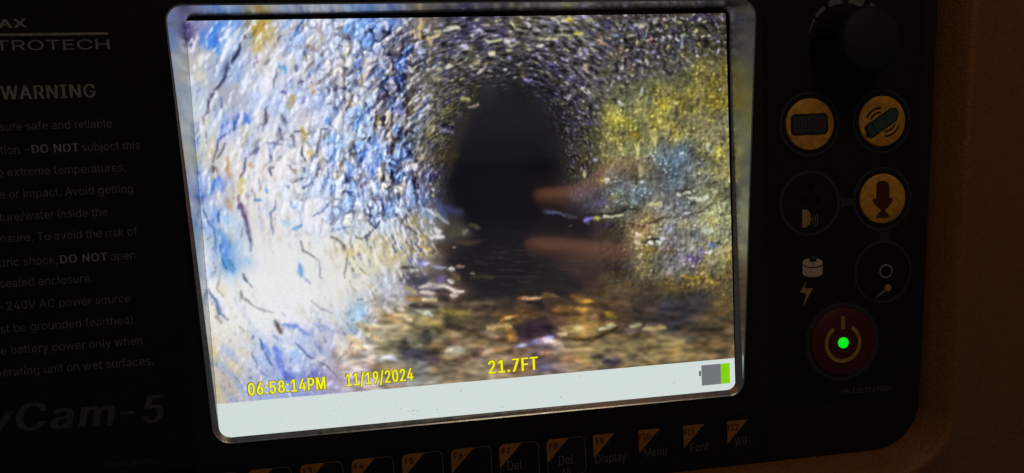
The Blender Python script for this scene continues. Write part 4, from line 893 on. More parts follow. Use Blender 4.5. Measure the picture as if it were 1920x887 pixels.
re|404|249,-5 283,4 311,19 335,39 353,63 365,91 306,105 297,88 285,73 271,61 254,53 234,48 212,46 179,50 151,61 128,80 110,106 100,139 96,178 96,211 99,241 109,270 125,294 146,313 173,326 205,330 237,326 263,314 283,294 298,269 307,237 310,202 338,221 75,221 75,169 371,169 371,194 368,242 357,282 341,315 319,341 294,361 266,374 236,382 205,384 157,378 115,359 81,329 55,290 39,242 34,187 40,132 56,85 82,46 117,16 161,-2 212,-8 308,221 97,221 97,169|50,51,34 34,33,50 49,50,33 51,52,17 34,51,17 17,59,34 18,19,34 33,34,19 58,20,33 49,33,20 48,49,20 20,21,48 21,47,48 14,15,54 22,23,46 56,13,55 25,44,24 45,24,44 14,54,55 55,13,14 24,45,23 46,23,45 54,15,53 15,16,53 52,53,16 17,52,16 47,21,22 22,46,47 0,10,11 10,0,1 1,9,10 41,42,27 26,27,42 43,26,42 36,37,32 38,32,37 4,5,6 35,36,31 36,32,31 30,57,32 32,38,30 29,30,38 38,39,29 9,1,2 8,9,2 2,3,8 7,8,3 3,4,7 4,6,7 29,39,28 39,40,28 27,28,40 41,27,40 0,11,56 11,12,56 13,56,12 19,18,31 26,43,25 44,25,43 31,32,57 19,31,57 58,19,57 33,19,58 18,34,59 31,18,59 35,31,59
rf|254|6,379 6,327 228,327 228,379 142,0 142,419 145,443 154,460 171,470 195,474 206,473 215,472 222,470 227,468 243,521 234,524 222,527 207,529 187,530 161,527 135,519 113,505 96,486 84,461 81,432 81,0 142,327 142,379 81,379 81,327|20,21,7 5,6,24 23,24,6 22,23,6 6,7,22 7,21,22 18,8,9 10,17,9 18,9,17 12,13,14 14,15,12 12,15,11 15,16,11 10,11,16 17,10,16 20,7,8 19,20,8 8,18,19 2,3,27 0,1,29 26,2,27 27,5,28 5,24,28 26,27,28 29,26,28 28,0,29 4,26,29 25,4,29
rg|425|251,-147 291,-136 324,-117 350,-90 367,-54 372,-9 372,379 313,379 313,319 308,319 299,331 288,346 273,360 253,373 228,382 196,384 152,378 112,361 80,332 55,293 39,246 34,191 39,136 55,90 80,53 113,27 152,10 195,5 227,8 252,16 272,28 287,41 298,56 306,68 311,68 311,-6 304,-47 282,-75 249,-92 207,-97 178,-95 154,-88 136,-78 122,-66 110,-53 101,-41 51,-69 64,-91 82,-110 105,-127 134,-140 168,-148 207,-151 172,63 145,76 124,96 109,123 99,155 96,193 99,229 109,262 124,290 145,312 172,325 205,330 237,325 264,312 285,291 300,264 309,231 312,193 309,154 300,121 285,95 264,75 237,63 205,59|44,45,47 46,47,45 22,23,56 56,57,22 21,22,57 57,58,21 58,59,21 20,21,59 59,60,20 19,20,60 26,54,25 41,51,40 27,76,53 64,15,63 16,63,15 51,41,50 42,50,41 27,53,26 54,26,53 63,16,62 50,42,49 48,49,42 42,43,48 47,48,43 44,47,43 25,54,24 54,55,24 23,24,55 56,23,55 19,60,61 18,19,61 61,62,18 17,18,62 62,16,17 39,52,0 0,38,39 29,75,28 74,30,31 12,66,11 75,29,30 30,74,75 66,12,65 12,13,65 14,65,13 4,5,35 34,35,5 5,6,70 7,8,6 3,4,36 4,35,36 71,72,34 34,5,71 5,70,71 70,6,69 6,8,69 68,69,8 38,0,1 37,38,1 1,2,37 2,3,37 3,36,37 74,31,32 73,74,32 32,33,73 33,34,73 34,72,73 68,8,67 8,9,67 66,67,9 9,10,66 11,66,10 40,51,52 52,39,40 76,27,28 28,75,76 65,14,64 15,64,14
rh|410|117,257 126,283 141,303 161,317 184,326 210,329 246,323 273,304 290,275 296,235 296,0 357,0 357,240 353,285 341,321 321,349 295,369 264,380 227,384 187,379 152,362 124,332 102,287 114,287 114,509 53,509 53,0 114,0 114,227 114,311|25,26,22 27,28,26 22,26,28 3,4,20 2,3,21 3,20,21 22,28,0 23,22,0 0,1,23 1,2,23 2,21,23 23,21,29 19,5,18 18,5,6 6,17,18 9,10,11 11,12,9 9,12,8 12,13,8 13,14,8 7,8,14 14,15,7 15,16,7 6,7,16 17,6,16 5,19,4 20,4,19 22,23,29 25,22,29 24,25,29
ri|167|114,0 114,379 53,379 53,0 100,446 114,455 123,468 126,483 123,499 114,512 100,521 84,524 67,521 54,512 44,499 41,483 44,468 54,455 67,446 84,443|12,18,19 13,17,18 18,12,13 15,16,17 17,13,15 14,15,13 11,4,10 6,7,5 9,5,7 7,8,9 10,4,5 5,9,10 2,3,0 0,1,2 4,11,19 12,19,11
rj|167|53,-29 50,-54 40,-72 25,-83 2,-87 -10,-87 -10,-143 4,-143 37,-139 65,-129 86,-113 102,-90 111,-63 114,-30 114,379 53,379 100,446 114,455 123,468 126,483 123,499 114,512 100,521 83,524 67,521 53,512 44,499 41,483 44,468 53,455 67,446 83,443|7,4,6 5,6,4 4,7,8 8,3,4 3,8,9 2,3,9 28,29,27 29,25,27 25,26,27 24,30,31 31,23,24 23,31,16 16,22,23 18,19,17 21,17,19 19,20,21 22,16,17 17,21,22 2,9,10 10,11,2 1,2,11 11,12,1 0,1,12 12,13,0 13,14,0 15,0,14 25,29,30 30,24,25
rk|381|177,199 184,199 360,379 284,379 121,212 110,212 110,137 114,0 114,509 53,509 53,0 372,0 191,229 148,186 294,0 114,140 114,212 201,217 154,178|6,10,7 10,6,5 9,10,5 5,8,9 1,12,0 14,11,1 2,3,12 4,13,12 2,12,17 12,3,4 15,18,13 6,7,15 5,6,15 16,5,15 4,16,13 16,15,13 8,5,16 1,11,17 12,1,17 13,0,12 0,13,18 1,0,18 14,1,18
rl|189|151,-2 162,-1 172,1 181,3 170,54 165,53 160,53 154,52 146,52 130,54 120,62 115,77 114,99 114,509 53,509 53,84 58,47 74,20 101,3 139,-2|9,10,18 17,18,10 16,17,10 10,11,16 15,16,11 11,12,15 14,15,12 12,13,14 8,19,0 0,7,8 2,3,5 3,4,5 7,0,1 6,7,1 1,2,6 2,5,6 9,18,19 19,8,9
rm|610|114,0 114,238 117,266 126,289 140,307 158,320 178,328 199,330 229,326 253,311 269,288 274,260 274,0 335,0 335,247 338,270 345,290 358,307 374,320 395,328 419,330 447,326 473,313 490,289 496,254 496,0 557,0 557,255 553,296 541,328 522,354 497,372 468,383 437,386 407,383 381,375 357,361 337,343 322,321 312,295 321,295 309,331 287,361 257,380 219,386 195,384 172,376 151,363 132,346 118,323 108,295 112,295 112,379 53,379 53,0 317,307 112,308|4,48,49 54,0,1 53,54,1 50,53,1 1,2,50 51,50,2 2,3,51 3,4,51 4,49,51 51,49,56 8,44,7 45,7,44 46,6,7 7,45,46 9,10,41 41,42,9 9,42,8 42,43,8 44,8,43 48,4,5 47,48,5 5,6,47 6,46,47 40,38,55 40,39,15 19,34,35 18,19,36 19,35,36 40,15,16 38,40,16 16,17,38 37,38,17 17,18,37 18,36,37 33,20,21 33,21,32 26,27,24 27,28,24 26,24,25 24,28,23 28,29,23 22,23,29 29,30,22 30,31,22 21,22,31 32,21,31 34,19,20 20,33,34 13,14,12 11,12,14 14,15,11 15,39,11 10,11,39 41,10,39 39,40,55 41,39,55 50,51,56 53,50,56 52,53,56
rn|410|117,257 126,283 141,303 161,317 184,326 210,329 246,323 273,304 290,275 296,235 296,0 357,0 357,240 353,285 341,321 321,349 295,369 264,380 227,384 187,379 152,362 124,332 102,287 112,287 112,379 53,379 53,0 114,0 114,227 112,308|27,28,26 25,26,28 22,25,28 3,4,20 2,3,21 3,20,21 22,28,0 23,22,0 0,1,23 1,2,23 2,21,23 23,21,29 19,5,18 18,5,6 6,17,18 9,10,11 11,12,9 9,12,8 12,13,8 13,14,8 7,8,14 14,15,7 15,16,7 6,7,16 17,6,16 5,19,4 20,4,19 22,23,29 25,22,29 24,25,29
ro|415|256,-2 299,16 333,46 359,85 376,133 381,187 376,243 359,291 333,330 299,360 256,378 207,384 159,378 117,360 82,330 56,291 40,243 34,187 40,133 56,85 82,46 117,16 159,-2 207,-8 173,51 145,66 124,89 108,117 99,151 96,187 99,224 108,258 124,287 145,310 173,325 207,330 242,325 270,310 292,287 307,258 316,224 319,187 316,151 307,117 292,89 270,66 242,51 207,46|18,19,27 27,28,18 17,18,28 28,29,17 29,30,17 16,17,30 30,31,16 15,16,31 23,47,22 24,22,47 22,24,21 25,21,24 13,33,34 34,12,13 21,25,20 25,26,20 19,20,26 27,19,26 15,31,32 14,15,32 32,33,14 33,13,14 35,36,10 11,35,10 46,0,1 1,45,46 37,9,36 10,36,9 3,4,43 42,43,4 4,5,42 41,42,5 40,41,5 5,6,40 39,40,6 6,7,39 45,1,2 44,45,2 2,3,44 3,43,44 39,7,38 7,8,38 37,38,8 9,37,8 47,23,0 0,46,47 12,34,35 35,11,12
rp|424|114,-143 114,59 118,59 127,46 138,31 153,17 173,4 198,-5 229,-8 274,-2 313,16 346,45 370,84 385,133 390,189 385,245 370,293 345,332 313,361 274,378 229,384 197,381 171,373 152,360 137,346 126,331 118,319 112,319 112,379 53,379 53,-143 188,51 162,65 140,86 125,115 116,150 113,189 116,229 125,263 140,291 161,312 188,325 220,330 253,325 280,311 301,290 316,261 325,227 328,189 325,151 316,117 301,88 279,66 253,51 220,47|29,27,28 35,1,34 1,35,30 29,30,35 36,29,35 29,36,37 27,29,37 37,38,27 6,31,5 32,5,31 5,32,4 3,4,32 24,25,40 23,24,40 40,41,23 41,22,23 3,32,2 32,33,2 1,2,33 34,1,33 27,38,39 26,27,39 39,40,26 40,25,26 54,7,8 8,53,54 42,20,21 19,43,44 53,8,9 9,52,53 20,42,43 43,19,20 12,13,50 49,50,13 13,14,49 48,49,14 47,48,14 14,15,47 46,47,15 15,16,46 52,9,10 10,11,52 51,52,11 11,12,51 12,50,51 46,16,45 16,17,45 44,45,17 17,18,44 19,44,18 31,6,7 7,54,31 42,21,41 22,41,21 30,0,1
rr|259|114,0 114,237 117,262 126,284 140,301 159,315 182,323 207,326 219,325 230,324 239,323 243,322 243,384 237,384 229,384 221,385 213,385 181,380 152,367 130,347 115,321 112,321 112,379 53,379 53,0|0,1,24 23,24,1 23,21,22 20,3,4 23,1,2 21,23,2 2,3,21 3,20,21 16,7,8 17,6,7 7,16,17 11,12,10 13,10,12 10,13,9 14,9,13 9,14,8 14,15,8 16,8,15 20,4,5 19,20,5 18,19,5 5,6,18 6,17,18
rs|365|223,-5 260,6 290,24 312,47 326,75 331,107 325,142 306,171 275,194 229,209 172,223 144,232 124,243 112,258 109,277 114,299 131,317 156,329 187,333 219,328 243,316 258,298 268,277 324,290 314,316 299,339 279,358 254,372 223,381 187,384 149,381 115,370 87,354 65,332 51,305 47,274 53,237 72,208 104,186 149,170 212,155 237,147 254,136 265,121 268,103 262,81 244,62 217,50 181,45 150,49 124,60 105,79 94,107 36,94 45,63 62,38 84,18 112,3 145,-5 182,-8|56,51,55 54,55,51 51,52,54 53,54,52 34,35,14 59,48,58 49,58,48 39,10,11 31,16,17 17,30,31 58,49,57 49,50,57 56,57,50 51,56,50 39,11,38 11,12,38 37,38,12 12,13,37 36,37,13 35,36,13 14,35,13 34,14,15 33,34,15 32,33,15 15,16,32 16,31,32 19,28,18 29,18,28 47,0,1 1,46,47 41,9,40 20,27,19 28,19,27 45,2,3 3,4,45 44,45,4 4,5,44 43,44,5 5,6,43 6,7,43 23,24,22 46,1,2 2,45,46 43,7,42 7,8,42 41,42,8 9,41,8 22,24,21 24,25,21 20,21,25 25,26,20 27,20,26 48,59,0 0,47,48 10,39,40 40,9,10 30,17,18 18,29,30
rt|227|6,379 6,327 204,327 204,379 65,93 72,52 92,21 125,2 168,-4 180,-4 192,-3 203,-1 213,2 202,54 194,52 185,51 177,50 170,50 150,53 136,61 128,76 126,98 126,471 65,471 126,327 126,379 65,379 65,327|18,19,7 7,19,6 5,6,19 19,20,5 4,5,20 20,21,4 17,8,9 16,17,9 9,10,16 10,15,16 14,11,12 13,14,12 15,10,11 11,14,15 18,7,8 8,17,18 2,3,25 0,1,27 24,2,25 22,23,25 26,25,23 24,25,26 27,24,26 26,0,27 21,24,27 4,21,27
ru|410|222,0 257,17 286,47 307,92 298,92 298,0 357,0 357,379 296,379 296,153 293,122 283,97 268,77 249,62 226,53 200,50 164,56 137,75 119,105 114,144 114,379 53,379 53,139 57,95 69,59 89,31 115,11 146,-1 182,-5 298,72|22,23,19 21,22,19 19,20,21 16,27,28 28,15,16 27,16,26 17,26,16 26,17,25 24,25,17 17,18,24 23,24,18 19,23,18 14,0,1 13,14,1 1,2,13 2,12,13 4,3,10 9,10,3 3,6,9 6,7,9 8,9,7 2,29,4 12,2,4 11,12,4 4,10,11 15,28,0 0,14,15 3,4,29 6,3,29 5,6,29
rv|389|226,0 371,379 305,379 224,155 213,121 203,87 194,53 184,21 206,21 196,53 187,87 177,121 165,155 84,379 17,379 163,0 195,58|15,12,14 13,14,12 7,6,15 6,10,15 10,11,15 12,15,11 3,0,1 1,2,3 9,8,0 5,9,0 4,5,0 0,3,4 7,15,0 0,8,7 6,7,8 8,9,6 9,5,16 6,9,16 10,6,16
rw|567|199,0 248,172 255,198 263,225 270,252 277,280 284,309 291,338 277,338 284,309 291,280 297,252 305,225 312,198 319,172 368,0 429,0 545,379 480,379 434,214 423,176 413,135 402,90 391,41 402,41 392,91 382,136 371,176 362,214 316,379 252,379 206,214 196,176 186,135 175,90 165,41 175,41 165,91 154,137 143,177 133,214 87,379 23,379 138,0 284,309 397,67 170,65|40,43,39 43,40,42 41,42,40 36,34,46 35,37,43 37,38,43 39,43,38 1,31,32 31,1,2 2,3,31 3,4,31 4,5,31 5,8,31 30,31,8 35,43,0 36,35,0 34,36,0 0,1,34 33,34,1 1,32,33 6,10,7 27,28,14 13,14,28 13,28,12 11,12,28 10,11,28 28,29,10 7,10,29 24,22,45 20,21,16 18,19,17 17,19,16 20,16,19 22,24,16 16,21,22 16,24,15 24,23,15 23,25,15 14,15,25 25,26,14 27,14,26 10,6,9 6,7,8 30,8,7 7,29,30 8,5,44 6,8,44 9,6,44 23,24,45 25,23,45 35,36,46 37,35,46
rx|379|91,0 148,85 165,112 178,136 191,159 205,182 173,182 187,159 200,136 214,112 231,85 287,0 358,0 209,214 209,169 352,379 282,379 233,306 216,279 202,253 190,229 175,206 207,206 193,229 179,253 164,279 147,306 100,379 29,379 171,171 171,218 21,0 189,155 224,192 191,232 155,194|31,0,1 27,28,26 30,29,6 6,21,30 3,7,29 6,29,7 30,21,20 20,24,30 3,29,2 1,2,29 31,1,29 28,35,30 26,28,30 25,26,30 30,24,25 22,5,14 14,13,22 4,8,14 14,5,4 22,13,23 19,23,13 11,12,10 15,16,17 14,8,9 9,10,14 10,12,14 15,17,13 17,18,13 19,13,18 7,3,32 4,5,7 6,7,5 21,6,5 5,22,21 22,23,21 20,21,23 23,19,34 4,7,32 8,4,32 14,12,33 13,14,33 15,13,33 20,23,34 24,20,34 29,30,35 31,29,35
ry|389|54,-141 65,-143 77,-145 91,-145 117,-143 139,-136 159,-124 177,-107 191,-85 204,-58 371,379 305,379 224,155 212,121 202,87 193,53 184,21 206,21 196,53 187,87 177,121 165,155 84,379 17,379 163,-1 151,-36 141,-58 130,-74 118,-84 104,-89 88,-90 71,-87 61,-86 47,-139 195,58|0,32,33 31,1,2 1,31,0 32,0,31 4,29,3 30,3,29 29,4,5 5,28,29 3,30,2 31,2,30 19,20,24 18,14,34 11,12,10 10,12,17 13,17,12 10,17,9 14,18,17 17,13,14 9,17,24 16,24,17 17,18,16 18,15,16 24,16,15 19,24,15 28,5,6 27,28,6 6,7,27 26,27,7 7,8,26 8,9,26 25,26,9 9,24,25 22,23,21 15,18,34 19,15,34 24,20,21 21,23,24
"""
# ---------------------------------------------------------------- materials
def mat(name, color, rough=.5, metal=0., emis=None, power=0., spec=.5, grain=0., gscale=900., bump=0., bscale=1500., ior=1.5, coat=0.):
    m = bpy.data.materials.new(name); m.use_nodes = True
    nt = m.node_tree; b = nt.nodes['Principled BSDF']
    b.inputs['Roughness'].default_value = rough; b.inputs['Metallic'].default_value = metal
    b.inputs['Specular IOR Level'].default_value = spec; b.inputs['IOR'].default_value = ior
    b.inputs['Coat Weight'].default_value = coat
    b.inputs['Base Color'].default_value = (*color, 1)
    tc = nt.nodes.new('ShaderNodeTexCoord')
    if grain:
        n = nt.nodes.new('ShaderNodeTexNoise'); n.inputs['Scale'].default_value = gscale; n.inputs['Detail'].default_value = 5
        nt.links.new(tc.outputs['Object'], n.inputs['Vector'])
        r = nt.nodes.new('ShaderNodeMapRange'); r.inputs['From Min'].default_value = .3; r.inputs['From Max'].default_value = .7
        r.inputs['To Min'].default_value = 1-grain; r.inputs['To Max'].default_value = 1+grain
        nt.links.new(n.outputs['Fac'], r.inputs['Value'])
        mx = nt.nodes.new('ShaderNodeMix'); mx.data_type = 'RGBA'; mx.blend_type = 'MULTIPLY'; mx.inputs['Factor'].default_value = 1
        mx.inputs['A'].default_value = (*color, 1); nt.links.new(r.outputs['Result'], mx.inputs['B'])
        nt.links.new(mx.outputs['Result'], b.inputs['Base Color'])
    if bump:
        n2 = nt.nodes.new('ShaderNodeTexNoise'); n2.inputs['Scale'].default_value = bscale; n2.inputs['Detail'].default_value = 3
        nt.links.new(tc.outputs['Object'], n2.inputs['Vector'])
        bp_ = nt.nodes.new('ShaderNodeBump'); bp_.inputs['Strength'].default_value = bump; bp_.inputs['Distance'].default_value = .0006
        nt.links.new(n2.outputs['Fac'], bp_.inputs['Height']); nt.links.new(bp_.outputs['Normal'], b.inputs['Normal'])
    if emis:
        b.inputs['Emission Color'].default_value = (*emis, 1); b.inputs['Emission Strength'].default_value = power
    return m
def lin(r, g, b):
    f = lambda c: (c/255/12.92 if c <= 10 else ((c/255+.055)/1.055)**2.4)
    return (f(r), f(g), f(b))
M = dict(
    plastic=mat('black textured plastic', (.0085, .0082, .0092), .62, grain=.35, gscale=700, bump=.55, bscale=2600, spec=.2),
    overlay=mat('matt black overlay film', (.0095, .0090, .0105), .7, grain=.30, gscale=1200, bump=.10, bscale=4000, spec=.12),
    grey=mat('dark grey print', (.024, .025, .030), .6, grain=.25, gscale=1500, spec=.3),
    line=mat('grey outline print', (.10, .095, .095), .6, grain=.25, gscale=1500, spec=.3),
    white=mat('worn white print', (.20, .185, .175), .6, grain=.35, gscale=1400, spec=.3),
    faint=mat('faint grey print', (.105, .100, .100), .6, grain=.4, gscale=1200, spec=.3),
    model=mat('charcoal print', (.050, .050, .054), .5, grain=.3, gscale=900, spec=.3),
    yellow=mat('amber key cap', (.52, .25, .030), .5, grain=.30, gscale=520, bump=.12, bscale=2200, spec=.3),
    amber=mat('dull orange print', (.30, .115, .022), .6, grain=.2, gscale=800, spec=.3),
    ink=mat('black ink', (.010, .009, .012), .6, spec=.3),
    lcd=mat('dark blue grey print', (.030, .035, .048), .5, spec=.3),
    redink=mat('dark red print', (.085, .012, .010), .5, grain=.2, spec=.3),
    green=mat('dark green print', (.028, .050, .042), .5, grain=.2, spec=.3),
    maroon=mat('dark red key cap', (.066, .0055, .0080), .5, grain=.2, gscale=600, bump=.1, bscale=2500, spec=.3),
    mic=mat('brown red print', (.060, .010, .008), .5, grain=.2, spec=.3),
    tan=mat('pale print', (.42, .33, .25), .6, grain=.25, gscale=900, spec=.3),
    gold=mat('gold print', (.30, .19, .06), .6, grain=.25, gscale=900, spec=.3),
    knob=mat('black rubber knob', (.0028, .0028, .0032), .8, grain=.3, bump=.25, bscale=3000, spec=.25),
    cap=mat('blue black knob cap', (.0055, .0065, .0110), .7, grain=.3, gscale=1800, bump=.2, bscale=3500, spec=.3),
    hole=mat('dark hole', (.002, .002, .002), .9, spec=.1),
    steel=mat('bright nickel', (.80, .76, .68), .22, 1.0),
    led=mat('lit green lamp', (.02, .3, .03), .3, emis=(.0, .82, .012), power=.95),
    case=mat('orange moulded case', (.175, .064, .0075), .5, grain=.22, gscale=900, bump=.5, bscale=1300, spec=.4),
    border=mat('black glass border', (.003, .003, .004), .25, spec=.3),
    skin=mat('skin', (.55, .28, .19), .5, grain=.15, gscale=400, bump=.2, bscale=900),
    phone=mat('black phone', (.01, .01, .012), .2),
)
def metal_mat():
    m = mat('satin metal', (.54, .56, .57), .2, .95); nt = m.node_tree; b = nt.nodes['Principled BSDF']
    tc = nt.nodes.new('ShaderNodeTexCoord'); n = nt.nodes.new('ShaderNodeTexNoise'); n.inputs['Scale'].default_value = 420; n.inputs['Detail'].default_value = 6
    nt.links.new(tc.outputs['Object'], n.inputs['Vector'])
    r = nt.nodes.new('ShaderNodeMapRange'); r.inputs['From Min'].default_value = .3; r.inputs['From Max'].default_value = .7
    r.inputs['To Min'].default_value = .22; r.inputs['To Max'].default_value = .34
    nt.links.new(n.outputs['Fac'], r.inputs['Value']); nt.links.new(r.outputs['Result'], b.inputs['Roughness'])
    v = nt.nodes.new('ShaderNodeTexVoronoi'); v.inputs['Scale'].default_value = 70; nt.links.new(tc.outputs['Object'], v.inputs['Vector'])
    pit = nt.nodes.new('ShaderNodeMapRange'); pit.inputs['From Min'].default_value = .03; pit.inputs['From Max'].default_value = .08
    pit.inputs['To Min'].default_value = .45; pit.inputs['To Max'].default_value = 1
    nt.links.new(v.outputs['Distance'], pit.inputs['Value'])
    mx = nt.nodes.new('ShaderNodeMix'); mx.data_type = 'RGBA'; mx.blend_type = 'MULTIPLY'; mx.inputs['Factor'].default_value = 1
    mx.inputs['A'].default_value = (.54, .56, .57, 1); nt.links.new(pit.outputs['Result'], mx.inputs['B']); nt.links.new(mx.outputs['Result'], b.inputs['Base Color'])
    bp_ = nt.nodes.new('ShaderNodeBump'); bp_.inputs['Strength'].default_value = .02; bp_.inputs['Distance'].default_value = .0004
    nt.links.new(n.outputs['Fac'], bp_.inputs['Height']); nt.links.new(bp_.outputs['Normal'], b.inputs['Normal'])
    return m
M['metal'] = metal_mat()
def display_mat(name, flat=None, power=1.0, dots=.10, dust=False):
    """a lit display: emission from the shown picture (or one colour), the dot grid of the panel, a glossy front glass"""
    m = mat(name, (.003, .003, .004), .06, ior=1.9, spec=.5); nt = m.node_tree; b = nt.nodes['Principled BSDF']
    tc = nt.nodes.new('ShaderNodeTexCoord'); L = nt.links.new
    if flat is None:
        src = nt.nodes.new('ShaderNodeVertexColor'); src.layer_name = 'shown'; colour = src.outputs['Color']
    else:
        src = nt.nodes.new('ShaderNodeRGB'); src.outputs[0].default_value = (*flat, 1); colour = src.outputs[0]
    sep = nt.nodes.new('ShaderNodeSeparateXYZ'); L(tc.outputs['Object'], sep.inputs[0])
    def math_(op, a, bb=None):
        n = nt.nodes.new('ShaderNodeMath'); n.operation = op
        for i, q in enumerate((a, bb)):
            if q is None: continue
            if isinstance(q, (int, float)): n.inputs[i].default_value = q
            else: L(q, n.inputs[i])
        return n.outputs[0]
    sx = math_('SINE', math_('MULTIPLY', sep.outputs['X'], 2*math.pi/.00052))
    sy = math_('SINE', math_('MULTIPLY', sep.outputs['Y'], 2*math.pi/.00043))
    grid = math_('MULTIPLY', sx, sy)
    wn = nt.nodes.new('ShaderNodeTexNoise'); wn.inputs['Scale'].default_value = 3000; wn.inputs['Detail'].default_value = 1; L(tc.outputs['Object'], wn.inputs['Vector'])
    amt = math_('ADD', math_('MULTIPLY', grid, dots), math_('MULTIPLY', math_('SUBTRACT', wn.outputs['Fac'], .5), dots*2.4))
    fac = math_('ADD', amt, 1.0)
    if dust:
        vo = nt.nodes.new('ShaderNodeTexVoronoi'); vo.inputs['Scale'].default_value = 800; L(tc.outputs['Object'], vo.inputs['Vector'])
        sc = nt.nodes.new('ShaderNodeSeparateColor'); L(vo.outputs['Color'], sc.inputs[0])
        speck = math_('MULTIPLY', math_('LESS_THAN', vo.outputs['Distance'], math_('MULTIPLY', sc.outputs[1], .17)), math_('GREATER_THAN', sc.outputs[0], .80))
        fac = math_('MULTIPLY', fac, math_('SUBTRACT', 1.0, math_('MULTIPLY', speck, .6)))
    vm = nt.nodes.new('ShaderNodeVectorMath'); vm.operation = 'SCALE'; L(colour, vm.inputs[0]); L(fac, vm.inputs['Scale'])
    L(vm.outputs[0], b.inputs['Emission Color']); b.inputs['Emission Strength'].default_value = power
    return m
# ---------------------------------------------------------------- helpers
UP = Vector((0, 0, 0))
def link(name, me, material, parent=None, label=None, smooth=False):
    o = bpy.data.objects.new(name, me); COL.objects.link(o)
    me.materials.clear(); me.materials.append(material)
    if parent: o.parent = parent
    if label: o['label'] = label
    if smooth:
        for p in me.polygons: p.use_smooth = True
    return o
def mesh(bm, name):
    bmesh.ops.recalc_face_normals(bm, faces=bm.faces[:])
    me = bpy.data.meshes.new(name); bm.to_mesh(me); bm.free(); return me
def add_plate(bm, pts, z0, z1, hole=None, bev=0.):
    """a flat plate with the outline pts (x, y), from z0 up to z1, a softened top edge and perhaps a hole with as many points"""
    def ring(ps, z): return [bm.verts.new((p[0], p[1], z)) for p in ps]
    n = len(pts)
    a = ring(pts, z0); top = ring(pts, z1-bev)
    for i in range(n): bm.faces.new((a[i], a[(i+1) % n], top[(i+1) % n], top[i]))
    if bev:
        ins = ring(inset(pts, bev), z1)
        for i in range(n): bm.faces.new((top[i], top[(i+1) % n], ins[(i+1) % n], ins[i]))
        top = ins
    if hole:
        h1 = ring(hole, z1); h0 = ring(hole, z0)
        for i in range(n):
            bm.faces.new((top[i], top[(i+1) % n], h1[(i+1) % n], h1[i])); bm.faces.new((h1[i], h1[(i+1) % n], h0[(i+1) % n], h0[i]))
    else:
        f = bm.faces.new(top); bmesh.ops.triangulate(bm, faces=[f])
def inset(pts, d):
    n = len(pts); out = []
    ar = sum(pts[i][0]*pts[(i+1) % n][1]-pts[(i+1) % n][0]*pts[i][1] for i in range(n))
    s = 1 if ar > 0 else -1
    for i in range(n):
        a = Vector(pts[i-1][:2]); b = Vector(pts[i][:2]); c = Vector(pts[(i+1) % n][:2])
        t = ((b-a).normalized()+(c-b).normalized())
        if t.length < 1e-9: t = c-b
        t.normalize(); nn = Vector((-t.y, t.x))*s
        out.append((b.x+nn.x*d, b.y+nn.y*d))
    return out
def fillet(corners, radii, n=8):
    out = []; k = len(corners)
    if not isinstance(radii, (list, tuple)): radii = [radii]*k
    for i in range(k):
        a = Vector(corners[i-1][:2]); b = Vector(corners[i][:2]); c = Vector(corners[(i+1) % k][:2]); r = radii[i]
        d1 = (a-b).normalized(); d2 = (c-b).normalized(); ang = d1.angle(d2)
        t = r/math.tan(ang/2); p1 = b+d1*t; p2 = b+d2*t
        cen = b+(d1+d2).normalized()*(r/math.sin(ang/2))
        a1 = math.atan2(p1.y-cen.y, p1.x-cen.x); a2 = math.atan2(p2.y-cen.y, p2.x-cen.x)
        da = (a2-a1+math.pi) % (2*math.pi)-math.pi
        for j in range(n+1):
            w = a1+da*j/n; out.append((cen.x+r*math.cos(w), cen.y+r*math.sin(w)))
    return out
def circle(cx, cy, r, n=48): return [(cx+r*math.cos(2*math.pi*i/n), cy+r*math.sin(2*math.pi*i/n)) for i in range(n)]
def plate(name, pts, z0, z1, material, parent=None, hole=None, bev=0., label=None):
    bm = bmesh.new(); add_plate(bm, pts, z0, z1, hole, bev)
    return link(name, mesh(bm, name), material, parent, label)
def add_arc(bm, cx, cy, r0, r1, a0, a1, z0, z1, n=40):
    pts = [(cx+r1*math.cos(a0+(a1-a0)*i/n), cy+r1*math.sin(a0+(a1-a0)*i/n)) for i in range(n+1)]
    inn = [(cx+r0*math.cos(a0+(a1-a0)*i/n), cy+r0*math.sin(a0+(a1-a0)*i/n)) for i in range(n+1)]
    V = lambda p, z: bm.verts.new((p[0], p[1], z))
    A = [V(p, z1) for p in pts]; B = [V(p, z1) for p in inn]; C_ = [V(p, z0) for p in pts]; D = [V(p, z0) for p in inn]
    for i in range(n):
        bm.faces.new((A[i], A[i+1], B[i+1], B[i])); bm.faces.new((C_[i], C_[i+1], A[i+1], A[i])); bm.faces.new((B[i], B[i+1], D[i+1], D[i]))
    if abs(a1-a0) < 6.28:
        bm.faces.new((A[0], B[0], D[0], C_[0])); bm.faces.new((A[n], C_[n], D[n], B[n]))
def arc(name, cx, cy, r0, r1, z0, z1, material, parent, a0=0., a1=2*math.pi, label=None):
    bm = bmesh.new(); add_arc(bm, cx, cy, r0, r1, a0, a1, z0, z1)
    bmesh.ops.remove_doubles(bm, verts=bm.verts[:], dist=1e-7)
    return link(name, mesh(bm, name), material, parent, label)
def px(pts, z): return [at(u, v, z)[:2] for u, v in pts]
def lathe(name, cx, cy, prof, material, parent, n=56, flutes=0, label=None):
    bm = bmesh.new(); rings = []
    for r, z, f in prof:
        rings.append([bm.verts.new((cx+(r+(f*math.cos(flutes*2*math.pi*i/n) if flutes else 0))*math.cos(2*math.pi*i/n),
                                    cy+(r+(f*math.cos(flutes*2*math.pi*i/n) if flutes else 0))*math.sin(2*math.pi*i/n), z)) for i in range(n)])
    for a, b in zip(rings, rings[1:]):
        for i in range(n): bm.faces.new((a[i], a[(i+1) % n], b[(i+1) % n], b[i]))
    bm.faces.new(rings[-1])
    return link(name, mesh(bm, name), material, parent, label, smooth=True)
GLYPH = {}
HEAVY = .05
